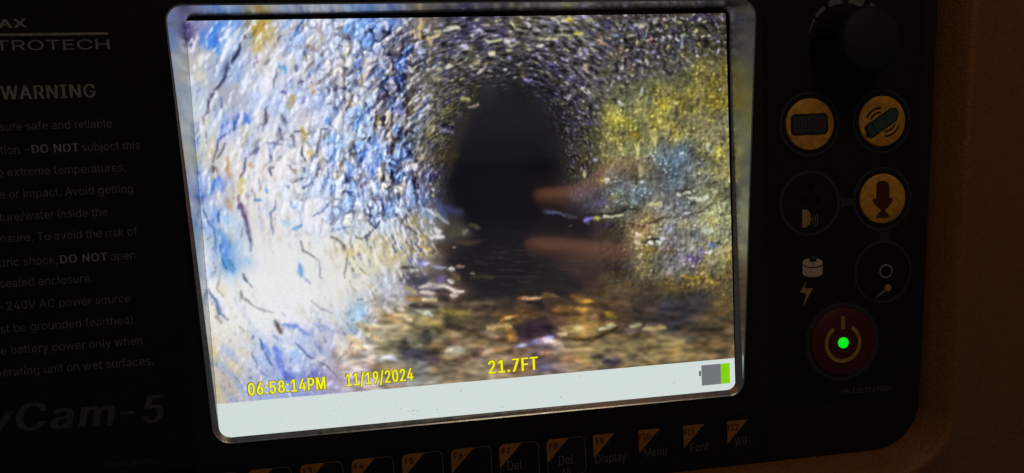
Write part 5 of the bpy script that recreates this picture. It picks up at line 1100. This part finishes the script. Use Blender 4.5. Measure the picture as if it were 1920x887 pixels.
for row in LETTERFORMS.strip('\n').split('\n'):
    k = row[:2]; _, adv, vs, ts = row[2:].split('|') if row[2] == '|' else (None, None, None, None)
    GLYPH[k] = (int(adv)/1000, [tuple(int(q)/1000 for q in v.split(',')) for v in vs.split()], [tuple(int(q) for q in t.split(',')) for t in ts.split()])
def glyphs(text, bold=False, shear=0., space=1., heavy=None):
    hv = HEAVY if heavy is None else heavy
    V, F, pen = [], [], 0.
    for ch in text:
        adv, vs, ts = GLYPH['r'+ch]
        for k, dx in enumerate((-.5, .5, -.25, .25, 0) if bold else (0,)):          # heavier strokes: the letter printed three times, a hair apart
            n = len(V); V += [(x+pen+shear*y+dx*hv, y, k*.002) for x, y in vs]; F += [tuple(i+n for i in t) for t in ts]
        pen += adv*space+(HEAVY if bold else 0)
    me = bpy.data.meshes.new('lettering'); me.from_pydata(V, [], F); me.update()
    return me
def letter(name, text, x0, x1, y, cap, z, material, parent, bold=False, shear=0., space=1., label=None, slope=0., heavy=None):
    """lettering with its left edge at x0 and right edge at x1 (either may be None: natural width), baseline y, capital height cap"""
    me = glyphs(text, bold, shear, space, heavy)
    v = np.empty(len(me.vertices)*3); me.vertices.foreach_get('co', v); v = v.reshape(-1, 3)
    lo, hi = v[:, 0].min(), v[:, 0].max()
    s = cap/CAP; w = (hi-lo)*s
    if x1 is None: sx = s*.93; xx = x0
    elif x0 is None: sx = s*.93; xx = x1-(hi-lo)*sx
    else: sx = (x1-x0)/(hi-lo); xx = x0
    v2 = np.c_[(v[:, 0]-lo)*sx+xx, v[:, 1]*s+y, z+v[:, 2]*s]
    v2[:, 1] += slope*(v2[:, 0]-xx)
    me.vertices.foreach_set('co', v2.ravel()); me.update()
    return link(name, me, material, parent, label)
_c = glyphs('H'); CAP = max(q.co.y for q in _c.vertices)
def letter_px(name, text, p0, p1, cap_px, z, material, parent, **k):
    """the same, measured in the photograph: baseline from pixel p0 to pixel p1, capitals cap_px high"""
    b = at(*p1, z); a = at(*p0, z) if p0 else None
    top = at(p1[0], p1[1]-cap_px, z)
    return letter(name, text, a.x if a else None, b.x, (a.y if a else b.y), top.y-b.y, z, material, parent, slope=((b.y-a.y)/(b.x-a.x) if a else 0.), **k)
# ---------------------------------------------------------------- the monitor
root = bpy.data.objects.new('pipe_inspection_monitor', None); COL.objects.link(root)
root.matrix_world = Matrix.Identity(4)
root['label'] = 'pipe inspection camera monitor with lit screen, black control panel, amber buttons and orange case'
root['category'] = 'monitor'
FRAME = bpy.data.objects.new('front_panel', None)
# parts are modelled in the panel frame and turned upright here, so that the root can stay at the base of the case
_link = link
def link(name, me, material, parent=None, label=None, smooth=False):
    o = _link(name, me, material, parent, label, smooth)
    if parent is root: o.matrix_local = PANEL
    return o
ZP = .0003                                     # front of the black plate above the display glass
ZO = ZP+.0002                                  # front of the overlay films
ZI = ZO+.00012                                 # prints lie on the films
# outline of the black plate
OUT = [(.1570, .0900), (.1470, -.0865), (-.1720, -.0865), (-.1780, .0900)]
outline = fillet(OUT, [.020, .017, .017, .020], 10)
op_out = [at(305, 7, .0056, .076), at(1420, -3, .0056, .076), at(1395.5, 741, .0056, .076), at(400.5, 836, .0056, .076)]
op_in = [at(345, 30, .0008), at(1368.5, 14.5, .0008), at(1381.5, 731, .0008), at(410.5, 824, .0008)]
def rim_z(p): return .0056+.076*p[1]
o_out = fillet(op_out, [.0048, .0055, .0050, .0055], 10); o_in = fillet(op_in, [.0026, .0032, .0030, .0034], 10)
def reorder(pts, start):                       # begin both outlines of the plate at the same corner
    return pts[start:]+pts[:start]
hole = [((a[0]+b[0])/2, (a[1]+b[1])/2) for a, b in zip(o_out, o_in)]
# outline runs TR, BR, BL, TL; the opening runs TL, TR, BR, BL
face = plate('face_plate', outline, -.006, ZP, M['plastic'], root, hole=reorder(hole, 11), bev=.0006)
# bezel: a funnel-shaped satin metal frame, higher at the top, around the recessed display
bm = bmesh.new(); n = len(o_in)
def loop(pts, zf): return [bm.verts.new((p[0], p[1], zf(p) if callable(zf) else zf)) for p in pts]
l1b = loop(inset(o_in, -.00003), .00016)
l2 = loop(inset(o_out, .0005), lambda p: rim_z(p)-.00022); l3 = loop(inset(o_out, .00018), lambda p: rim_z(p)); l4 = loop(o_out, lambda p: rim_z(p)-.0002); l5 = loop(o_out, -.002)
for a, b in ((l1b, l2), (l2, l3), (l3, l4), (l4, l5)):
    for i in range(n): bm.faces.new((a[i], a[(i+1) % n], b[(i+1) % n], b[i]))
bezel = link('bezel', mesh(bm, 'bezel'), M['metal'], root)
bm = bmesh.new(); l0 = loop(o_in, -.0004); l1 = loop(o_in, .00012); l1c = loop(inset(o_in, -.00004), .00017)
for a, b in ((l0, l1), (l1, l1c)):
    for i in range(n): bm.faces.new((a[i], a[(i+1) % n], b[(i+1) % n], b[i]))
link('bezel_inner_wall', mesh(bm, 'bezel_inner_wall'), M['ink'], root)  # bezel's inner wall, added in black so it doesn't mirror the display
# the display: black glass border, then the lit area with the camera picture, status bar and lettering on it
DW, DH = .162, .1215
plate('screen_border', [(-.088, -.066), (.088, -.066), (.088, .066), (-.088, .066)], -.003, -.0003, M['border'], root)
NX, NY = 700, 500
bar = at(406, 758.6).y*.5+at(1376, 670.7).y*.5
gx = np.linspace(-DW/2, DW/2, NX); gy = np.linspace(bar, DH/2, NY)
X, Y = np.meshgrid(gx, gy); X = X.ravel(); Y = Y.ravel()
P3 = np.c_[X, Y, np.zeros_like(X)]-EYE
Q = P3 @ ROT.T
srgb = paint(FOC*Q[:, 0]/Q[:, 2]+960, FOC*Q[:, 1]/Q[:, 2]+443.5)   # the recorded picture, in the pixel grid it was drawn in
im = srgb.reshape(NY, NX, 3)                       # the recorder's soft focus
for ax in (0, 1):
    pd = np.concatenate([im.take([0], ax), im, im.take([-1], ax)], ax); k_ = im.shape[ax]
    im = .22*pd.take(range(0, k_), ax)+.56*pd.take(range(1, k_+1), ax)+.22*pd.take(range(2, k_+2), ax)
srgb = im.reshape(-1, 3)
linear = np.where(srgb <= .04045, srgb/12.92, ((srgb+.055)/1.055)**2.4)
me = bpy.data.meshes.new('screen')
idx = np.arange(NX*NY).reshape(NY, NX)
quads = np.stack([idx[:-1, :-1], idx[:-1, 1:], idx[1:, 1:], idx[1:, :-1]], -1).reshape(-1, 4)
me.vertices.add(NX*NY); me.vertices.foreach_set('co', np.c_[X, Y, np.zeros_like(X)].ravel())
me.loops.add(quads.size); me.loops.foreach_set('vertex_index', quads.ravel())
me.polygons.add(len(quads)); me.polygons.foreach_set('loop_start', np.arange(len(quads))*4); me.polygons.foreach_set('loop_total', np.full(len(quads), 4))
me.update(calc_edges=True)
ca = me.color_attributes.new('shown', 'FLOAT_COLOR', 'POINT')
ca.data.foreach_set('color', np.c_[linear, np.ones(len(linear))].astype(np.float32).ravel())
screen = link('screen', me, display_mat('camera picture', None, 1.02, .11), root)
ZS = .00012
def quad(name, pts, z, material, parent, label=None):
    bm = bmesh.new(); bm.faces.new([bm.verts.new((p[0], p[1], z)) for p in pts]); return link(name, mesh(bm, name), material, parent, label)
quad('status_bar', [(-DW/2, -DH/2-.002), (DW/2, -DH/2-.002), (DW/2, bar), (-DW/2, bar)], 0., display_mat('status bar', lin(208, 219, 216), 1.02, .14, True), screen)
g0 = at(1314.6, 685); g1 = at(1350.7, 683); g2 = at(1367.7, 681); gb = at(1316, 723)
bt = quad('battery_symbol', [(g0.x, gb.y), (g1.x, gb.y), (g1.x, g0.y), (g0.x, g0.y)], ZS, display_mat('battery grey', lin(112, 116, 120), 1., .05), screen)
quad('charge_level', [(g1.x, gb.y), (g2.x, gb.y), (g2.x, g0.y), (g1.x, g0.y)], ZS, display_mat('battery green', lin(132, 205, 12), 1., .10), screen)
t0 = at(1310.3, 695.6); t1 = at(1314.0, 704.8)
quad('battery_terminal', [(t0.x, t1.y), (t1.x, t1.y), (t1.x, t0.y), (t0.x, t0.y)], ZS, display_mat('battery terminal', lin(60, 72, 80), 1., .05), screen)
osd = display_mat('on-screen yellow', lin(236, 230, 24), 1.1, .12)
osd2 = display_mat('on-screen lettering edge', lin(120, 116, 16), 1., .12)
for t_, a_, b_, c_ in (('06:58:14PM', (463.8, 743.2), (612.8, 730.2), 25.4), ('11/19/2024', (647.3, 725.7), (777.2, 714.2), 25.4), ('21.7FT', (914.3, 702.2), (1010.8, 693.7), 26.4)):
    letter_px('lettering_edge', t_, a_, b_, c_, ZS*.5, osd2, screen, bold=True, heavy=.13)
letter_px('clock_lettering', '06:58:14PM', (465.5, 742.0), (611, 729.0), 23, ZS, osd, screen, bold=True)
letter_px('date_lettering', '11/19/2024', (649, 724.5), (775.5, 713.0), 23, ZS, osd, screen, bold=True)
letter_px('distance_lettering', '21.7FT', (916, 701), (1009, 692.5), 24, ZS, osd, screen, bold=True)
# orange moulded case round the plate
def grow(d): return inset(outline, -d)
bm = bmesh.new(); n = len(outline)
prof = [(-.0006, -.010), (-.0002, .0006), (.0008, .0028), (.0024, .0060), (.0039, .0086), (.0048, .0096), (.0060, .0098), (.0080, .0088), (.012, .0070), (.030, .0035), (.060, -.0010), (.064, -.0040), (.064, -.040)]
rings = [[bm.verts.new((p[0], p[1], z)) for p in grow(d)] for d, z in prof]
for a, b in zip(rings, rings[1:]):
    for i in range(n): bm.faces.new((a[i], a[(i+1) % n], b[(i+1) % n], b[i]))
case = link('case', mesh(bm, 'case'), M['case'], root, smooth=True)
# ---------------------------------------------------------------- right-hand control film
film = [at(1434, -60, ZP), at(1440, 758, ZP), at(1655, 744.5, ZP), at(1790, 735, ZP), at(1800, -60, ZP)]
xl = at(1437, 400, ZP).x; yb = at(1560, 752.5, ZP).y
control = plate('control_film', fillet([(xl, .0840), (.1505, .0840), (.1458, yb), (xl, yb)], [.004, .006, .006, .0045], 6), ZP, ZO, M['overlay'], root, bev=.00012)
def disc_button(u, v, r, ring0, ring1, cap, label, name='push_button', dome=.0006):
    c = at(u, v, ZO)
    b = lathe(name, c.x, c.y, [(r, ZO-.0001, 0), (r, ZO+dome*.5, 0), (r-.0004, ZO+dome*.9, 0), (r*.55, ZO+dome, 0), (r*.1, ZO+dome, 0)], cap, control, label=label)
    arc('button_ring', c.x, c.y, ring0, ring1, ZO, ZO+.00015, M['grey'], control)
    return b, c
BT = ZO+.0006
def on(parent, name, pts, material, z=BT, h=.00012, label=None, bev=0.):
    return plate(name, px(pts, z), z-.0003, z+h, material, parent, label=label, bev=bev)
# distance counter button
b, c = disc_button(1517.7, 233.1, .00835, .0098, .0104, M['yellow'], 'amber button with a four digit counter symbol')
x0 = at(1482.5, 233, BT).x; x1 = at(1552.5, 233, BT).x; y0 = at(1517, 253.2, BT).y; y1 = at(1517, 213, BT).y
plate('counter_symbol', fillet([(x0, y0), (x1, y0), (x1, y1), (x0, y1)], .0016, 6), BT-.0003, BT+.0001, M['ink'], b)
e = .0008
plate('counter_symbol', fillet([(x0+e, y0+e), (x1-e, y0+e), (x1-e, y1-e), (x0+e, y1-e)], .0010, 6), BT, BT+.0002, M['lcd'], b)
letter('counter_digits', '000', x0+.0018, x0+.0018+(x1-x0-.0036)*.70, y0+.0018, y1-y0-.0036, BT+.0003, M['ink'], b, shear=.12)
letter('counter_digits', '0', x0+.0018+(x1-x0-.0036)*.77, x1-.0018, y0+.0018, y1-y0-.0036, BT+.0003, M['redink'], b, shear=.12)
# sonde button
b, c = disc_button(1653, 227.7, .0083, .0098, .0104, M['yellow'], 'amber button with a green vibrating capsule symbol')
p0 = at(1633, 244.5, BT); p1 = at(1673, 216, BT); d = Vector((p1.x-p0.x, p1.y-p0.y)); L_ = d.length; d.normalize(); nrm = Vector((-d.y, d.x)); w = .0021
cap_pts = fillet([Vector(p0[:2])-d*.0014-nrm*w, Vector(p1[:2])+d*.0004-nrm*w, Vector(p1[:2])+d*.0022-nrm*w*.25, Vector(p1[:2])+d*.0022+nrm*w*.45, Vector(p1[:2])+d*.0006+nrm*w, Vector(p0[:2])-d*.0014+nrm*w], .0006, 4)
plate('capsule_symbol', inset(cap_pts, -.0003), BT-.0003, BT+.0001, M['ink'], b)
plate('capsule_symbol', inset(cap_pts, .0002), BT, BT+.0002, M['green'], b)
seam = Vector(p0[:2])+d*.0012
plate('capsule_symbol', [seam-nrm*w*.9, seam+d*.0003-nrm*w*.9, seam+d*.0003+nrm*w*.9, seam+nrm*w*.9], BT, BT+.00028, M['ink'], b)
tip = Vector(p0[:2])-d*.0014-nrm*w*.35
plate('capsule_symbol', circle(tip.x-d.x*.0004, tip.y-d.y*.0004, .0007, 16), BT-.0003, BT+.0001, M['ink'], b)
mid = (Vector(p0[:2])+Vector(p1[:2]))/2; an = math.atan2(nrm.y, nrm.x)
for s, off in ((0, -.0006), (math.pi, .0016)):
    for r0 in (.0034, .0049):
        cc = mid+d*off
        arc('vibration_mark', cc.x, cc.y, r0, r0+.00055, BT-.0003, BT+.00012, M['ink'], b, an+s-.62, an+s+.62)
# speaker openings
c = at(1518, 381, ZO)
spk = arc('speaker_ring', c.x, c.y, .0097, .0107, ZO, ZO+.00015, M['grey'], control)
for u, v in ((1520.2, 349.5), (1507.6, 375.5), (1534.1, 373.9)):
    q = at(u, v, ZO); lathe('speaker_hole', q.x, q.y, [(.00105, ZO+.00014, 0), (.0008, ZO+.00005, 0), (.0007, ZO+.00003, 0)], M['hole'], control, n=20)
on(control, 'talking_face_symbol', [(1503.7, 392.8), (1512, 393), (1517, 397), (1519, 402), (1519, 408), (1521.5, 411.5), (1519.3, 413), (1519.8, 415), (1518.2, 416.5), (1519, 418.5), (1517, 421.5), (1513.5, 422), (1512.5, 426.5), (1503.7, 426.8)], M['gold'], ZO, .00018)
q = at(1515, 413, ZO)
for r0 in (.0016, .0024, .0032):
    arc('sound_wave_symbol', q.x, q.y, r0, r0+.0003, ZO, ZO+.00015, M['faint'], control, -.75, .6)
# links between the rings
def strap(name, pts, mt): return on(control, name, pts, mt, ZO, .00013)
strap('ring_link', [(1573, 366), (1578, 370.5), (1583, 372.5), (1596, 372.5), (1600, 370.5), (1604.5, 366), (1603, 380), (1605, 392), (1600, 388), (1596, 386), (1583, 387), (1578, 388.5), (1574, 394), (1576.5, 380)], M['grey'])
strap('ring_link', [(1638, 430), (1644, 432), (1656, 434), (1668, 432), (1674, 429), (1667, 435), (1665, 440), (1665, 446), (1667, 451), (1674, 456), (1664, 452), (1654, 451.5), (1642, 455), (1648, 450), (1650, 445), (1650, 440), (1647, 434)], M['grey'])
# microphone button
b, c = disc_button(1654, 372.7, .00825, .0098, .0106, M['yellow'], 'amber button with a brown microphone symbol')
on(b, 'microphone_symbol', [(1643, 374), (1643, 350), (1644.5, 343), (1649, 339.5), (1655, 339), (1661, 340), (1666, 344), (1667, 350), (1667.3, 371), (1673, 371.5), (1673, 375), (1670.5, 382), (1665, 388.5), (1660, 392), (1659.5, 396), (1663, 399), (1667.5, 404), (1667, 408), (1643.5, 408.5), (1643.5, 404.5), (1647, 400), (1651, 397), (1651.5, 392.5), (1645.5, 389), (1639.5, 382.5), (1636.7, 376), (1637, 373)], M['mic'])
# microphone socket
c = at(1655, 510, ZO)
arc('socket_ring', c.x, c.y, .0097, .0106, ZO, ZO+.00015, M['grey'], control)
q = at(1658.6, 508, ZO)
bm = bmesh.new()
for (r0, z0_, r1, z1_) in ((.00245, ZO, .00235, ZO+.0007), (.00235, ZO+.0007, .0019, ZO+.0007), (.0019, ZO+.0007, .0016, ZO-.0006)):
    nn = 36; A = [bm.verts.new((q.x+r0*math.cos(k*2*math.pi/nn), q.y+r0*math.sin(k*2*math.pi/nn), z0_)) for k in range(nn)]
    B = [bm.verts.new((q.x+r1*math.cos(k*2*math.pi/nn), q.y+r1*math.sin(k*2*math.pi/nn), z1_)) for k in range(nn)]
    for k in range(nn): bm.faces.new((A[k], A[(k+1) % nn], B[(k+1) % nn], B[k]))
jack = link('audio_socket', mesh(bm, 'audio_socket'), M['steel'], control)
plate('socket_hole', circle(q.x, q.y, .0019, 28), ZO, ZO+.00012, M['hole'], control)
q = at(1664.6, 539.6, ZO)
plate('microphone_symbol', circle(q.x, q.y, .00118, 24), ZO, ZO+.00014, M['gold'], control)
on(control, 'microphone_symbol', [(1657, 543), (1660.5, 547), (1650, 554), (1640, 559.5), (1648, 550.5)], M['faint'], ZO, .00013)
# battery and charging symbols
def ell(cu, cv, ru, rv, a0, a1, n=20): return [(cu+ru*math.cos(a0+(a1-a0)*i/n), cv+rv*math.sin(a0+(a1-a0)*i/n)) for i in range(n+1)]
on(control, 'battery_print', ell(1523.3, 491.5, 18.6, 7.4, math.pi, 2*math.pi)+[(1542, 490.5)]+ell(1523.3, 492.5, 18.6, 8.2, 0, math.pi), M['tan'], ZO, .00013)
on(control, 'battery_print', [(1504.8, 496)]+ell(1523.3, 495, 18.6, 8.2, math.pi, 0)[1:]+[(1542, 512)]+ell(1523.3, 512, 18.6, 7.6, 0, math.pi), M['tan'], ZO, .00013)
on(control, 'battery_print', ell(1523.8, 483.5, 6.6, 3.0, math.pi, 2*math.pi)+ell(1523.8, 488.0, 6.6, 3.2, 0, math.pi), M['ink'], ZO, .00022)
on(control, 'battery_print', ell(1523.8, 482.0, 4.2, 1.8, 0, 2*math.pi)[:-1], M['line'], ZO, .0003)
on(control, 'lightning_print', [(1512, 527), (1508, 541), (1523.5, 540.5), (1519, 549), (1506, 574), (1511.5, 551), (1500, 547.5), (1504, 541)], M['gold'], ZO, .00013)
# power button
b, c = disc_button(1579.3, 640.5, .0116, .0118, .0133, M['maroon'], 'large dark red power button with a green lamp', 'power_button', .0008)
BT2 = ZO+.0008
c2 = at(1580.4, 643.5, BT2)
arc('power_symbol', c2.x, c2.y, .0054, .0066, BT2-.0004, BT2+.00015, M['gold'], b, math.radians(90+32), math.radians(90+328))
on(b, 'power_symbol', [(1576.6, 593), (1584, 593), (1584.2, 617.5), (1577.2, 617.5)], M['gold'], BT2, .00015)
q = at(1580.8, 642.6, BT2)
lathe('power_lamp', q.x, q.y, [(.00182, BT2-.0003, 0), (.00182, BT2+.0003, 0), (.0015, BT2+.0007, 0), (.0009, BT2+.0010, 0), (.0003, BT2+.00108, 0)], M['led'], b, n=32)
letter_px('part_number', 'P/N:3.02.08.070536', (1578, 739.5), (1673, 731.5), 9, ZI, M['faint'], control)
# volume knob with the printed wedge round it
kc = at(1583, 90, ZO)
w0 = at(1584, 82, ZO)
def wedge(a0, a1, t0_, t1_, n=8):
    R0 = .0128
    o_, i_ = [], []
    for k in range(n+1):
        a = math.radians(a0+(a1-a0)*k/n); t = t0_+(t1_-t0_)*k/n
        o_.append((w0.x+(R0+t)*math.cos(a), w0.y+(R0+t)*math.sin(a))); i_.append((w0.x+R0*math.cos(a), w0.y+R0*math.sin(a)))
    return o_+i_[::-1]
for a0, a1, t0_, t1_ in ((163, 143, .0003, .0007), (139, 121, .0009, .0014), (114, 93, .0016, .0024), (84, 62, .0026, .0032), (54, 32, .0033, .0040), (24, 2, .0041, .0048)):
    plate('volume_mark', wedge(a0, a1, t0_, t1_), ZO, ZO+.00013, M['faint'], control)
knob = lathe('volume_knob', kc.x, kc.y, [(.0119, ZO, .00025), (.0117, ZO+.0012, .0003), (.0108, ZO+.0040, .0003), (.0105, ZO+.0085, .0003), (.0103, ZO+.0118, .0002), (.0099, ZO+.0126, 0), (.0094, ZO+.0128, 0)], M['knob'], control, n=144, flutes=24)
lathe('knob_cap', kc.x, kc.y, [(.0095, ZO+.0126, 0), (.0095, ZO+.0130, 0), (.0091, ZO+.0133, 0), (.002, ZO+.0134, 0)], M['cap'], knob)
# ---------------------------------------------------------------- function keys under the display
kx0 = at(562, 869, ZO); kx9 = at(1361.5, 791, ZO); pitch = (kx9.x-kx0.x)/9
ky = (kx0.y+kx9.y)/2
keyfilm = plate('key_film', fillet([(kx0.x-2.6*pitch, ky-.0150), (at(1443, 790, ZP).x, ky-.0150), (at(1443, 790, ZP).x, ky+.0026), (kx0.x-2.6*pitch, ky+.0026)], .003, 6), ZP, ZO, M['overlay'], root, bev=.00012)
KW, KH = .0127, .0122
for i in range(12):
    x = kx0.x+(i-2)*pitch; y = ky
    cor = [(x, y-KH), (x+KW, y-KH), (x+KW, y), (x, y)]
    pts = fillet(cor, .0019, 6)
    k = plate('function_key', pts, ZO-.0001, ZO+.00035, M['overlay'], keyfilm, bev=.0001, label='black function key marked F%d on an orange corner' % (i+1))
    zt = ZO+.00036
    if i < 8:
        inn = inset(pts, .00028); nn = len(pts); bm = bmesh.new()
        A = [bm.verts.new((p[0], p[1], zt)) for p in inset(pts, .00006)]; B = [bm.verts.new((p[0], p[1], zt)) for p in inn]
        for j in range(nn): bm.faces.new((A[j], A[(j+1) % nn], B[(j+1) % nn], B[j]))
        link('key_outline', mesh(bm, 'key_outline'), M['line'], k)
    tri = fillet([(x+.0001, y-.0076), (x+.0073, y-.0001), (x+.0001, y-.0001)], [.0001, .0001, .0016 if i < 8 else .0006], 5)
    plate('key_tab', tri, zt-.0003, zt+.00006, M['amber'], k)
    t = 'F%d' % (i+1)
    letter('key_lettering', t, x+.0010 if i < 9 else x+.0003, (x+.0010+.0026) if i < 9 else x+.0003+.0036, y-.0032, .0020, zt+.0001, M['ink'], k, bold=True)
def word(i, text, dx0, dx1, dy, cap):
    x = kx0.x+(i-3)*pitch
    letter('key_lettering', text, x+dx0, x+dx1, ky-dy, cap, ZO+.0005, M['line'], keyfilm)
word(7, 'Del', .0024, .0070, .0086, .0030); word(8, 'Del', .0038, .0083, .0087, .0031); word(8, 'All', .0044, .0076, .0128, .0029)
word(9, 'Display', .0006, .0108, .0094, .0029); word(10, 'Menu', .0018, .0093, .0090, .0028); word(11, 'Font', .0024, .0085, .0090, .0029); word(12, 'WiFi', .0026, .0080, .0088, .0030)
# ---------------------------------------------------------------- warning film on the left
xr = at(300, 400, ZP).x
warn = plate('warning_film', fillet([(-.1700, -.0805), (xr+.004, -.0805), (xr+.004, .0840), (-.1735, .0840)], .004, 6), ZP, ZO, M['overlay'], root, bev=.00012)
letter_px('maker_lettering', 'VIVAX', (-78, 54), (51, 51.5), 16, ZI, M['white'], warn, bold=True)
letter_px('maker_lettering', 'METROTECH', (-78, 96), (206, 92), 18.5, ZI, M['white'], warn, bold=False)
r0 = at(-78, 66, ZI); r1 = at(202, 62.5, ZI)
plate('maker_rule', [(r0.x, r0.y-.0004), (r1.x, r1.y-.0004), (r1.x, r1.y+.0003), (r0.x, r0.y+.0003)], ZO, ZI, M['white'], warn)
letter_px('warning_heading', 'WARNING', (2, 187), (180, 182.5), 25, ZI, M['white'], warn, bold=True)
LINES = [([('To ensure safe and reliable', 0)], 210, 238.5), ([('operation - ', 0), ('DO NOT', 1), (' subject this', 0)], 263, 279.5), ([('unit to extreme temperatures,', 0)], 236, 321),
         ([('moisture or impact. Avoid getting', 0)], 250, 361), ([('moisture/water inside the', 0)], 202, 404.5), ([('enclosure. To avoid the risk of', 0)], 258, 441),
         ([('electric shock, ', 0), ('DO NOT', 1), (' open', 0)], 254, 485.5), ([('the sealed enclosure.', 0)], 174, 528.5), ([('110-240V AC power source', 0)], 245, 566),
         ([('must be grounded (earthed).', 0)], 256, 606), ([('Use battery power only when', 0)], 267, 645.5), ([('operating unit on wet surfaces.', 0)], 288, 683.5)]
for parts, xe, yb_ in LINES:
    x = at(xe, yb_, ZI); cap = at(xe, yb_-15.2, ZI).y-x.y
    right = x.x
    for text, strong in reversed(parts):
        lead = len(text)-len(text.lstrip()); trail = len(text)-len(text.rstrip())
        right -= trail*cap*.33
        o = letter('warning_lettering', text.strip(), None, right, x.y, cap, ZI, M['white' if strong else 'faint'], warn, bold=bool(strong))
        right = min(v.co.x for v in o.data.vertices)-lead*cap*.33
letter_px('model_lettering', 'vCam', (-20, 811), (219, 797), 50, ZI, M['model'], warn, bold=True, shear=.22)
letter_px('model_lettering', '-5', (226, 797), (313, 791), 52, ZI, M['model'], warn, bold=True, shear=.22)
letter_px('part_number', 'P/N:3.02.08.070535', (195, 876), (301, 868), 8.5, ZI, M['model'], warn)
# ---------------------------------------------------------------- the photographer's hand and phone, which the glass mirrors
def mirrored(u, v, z):                         # where a thing stands, z in front of the glass, that is mirrored at pixel u, v
    p = at(u, v, -z); return (p.x, p.y, z)
pts = fillet([(-.036, -.046), (.120, -.046), (.120, .026), (-.036, .026)], .009, 6)
phone = plate('phone', pts, .2075, .2155, M['phone'], None, bev=.0008)
phone.matrix_world = PANEL; phone['label'] = 'black phone held up flat facing the lit screen'; phone['category'] = 'phone'
J = {}; E_ = []; R_ = []; V_ = []
def joint(k, p, r, prev=None):
    J[k] = len(V_); V_.append(p); R_.append(r)
    if prev: E_.append((J[prev], J[k]))
i1 = mirrored(1010, 373, .1995); i2 = mirrored(1052, 371, .1990); i3 = mirrored(1095, 367, .1985)
m1 = mirrored(994, 466, .1995); m2 = mirrored(1050, 471, .1985); m3 = mirrored(1120, 480, .1975); m4 = mirrored(1180, 486, .1985)
joint('palm', (.150, -.020, .222), .022); joint('wrist', (.192, -.038, .226), .023, 'palm'); joint('arm', (.250, -.062, .232), .029, 'wrist'); joint('arm_end', (.330, -.095, .240), .035, 'arm')
joint('ik', (.128, .016, .209), .0115, 'palm'); joint('i4', (.104, .0165, .1985), .0085, 'ik'); joint('i3', i3, .0080, 'i4'); joint('i2', i2, .0072, 'i3'); joint('i1', i1, .0066, 'i2')
joint('i0', (i1[0]-.0042, i1[1], i1[2]), .0034, 'i1')
joint('mk', (.130, -.010, .209), .0115, 'palm'); joint('m4', m4, .0100, 'mk'); joint('m3', m3, .0096, 'm4'); joint('m2', m2, .0092, 'm3'); joint('m1', m1, .0078, 'm2')
joint('m0', (m1[0]-.0048, m1[1], m1[2]), .0038, 'm1')
joint('rk', (.130, -.034, .214), .0110, 'palm'); joint('r3', (.108, -.052, .208), .0080, 'rk'); joint('r2', (.086, -.055, .211), .0072, 'r3'); joint('r1', (.070, -.055, .215), .0058, 'r2')
joint('lk', (.136, -.048, .222), .0100, 'palm'); joint('l3', (.118, -.064, .220), .0072, 'lk'); joint('l2', (.101, -.066, .222), .0064, 'l3'); joint('l1', (.088, -.064, .225), .0052, 'l2')
joint('tk', (.140, .012, .234), .0120, 'palm'); joint('t2', (.112, .020, .2285), .0095, 'tk'); joint('t1', (.088, .016, .2240), .0075, 't2')
me = bpy.data.meshes.new('hand'); me.from_pydata(V_, E_, [])
hand = link('hand', me, M['skin']); hand.matrix_world = PANEL
sk = hand.modifiers.new('Skin', 'SKIN')
for i, r in enumerate(R_):
    me.skin_vertices[0].data[i].radius = (r, r); me.skin_vertices[0].data[i].use_root = (i == 0)
sk.use_smooth_shade = True
sd = hand.modifiers.new('Subdivision', 'SUBSURF'); sd.levels = 2; sd.render_levels = 2
hand['label'] = 'bare hand round the phone, two fingertips mirrored in the dark screen'; hand['category'] = 'hand'
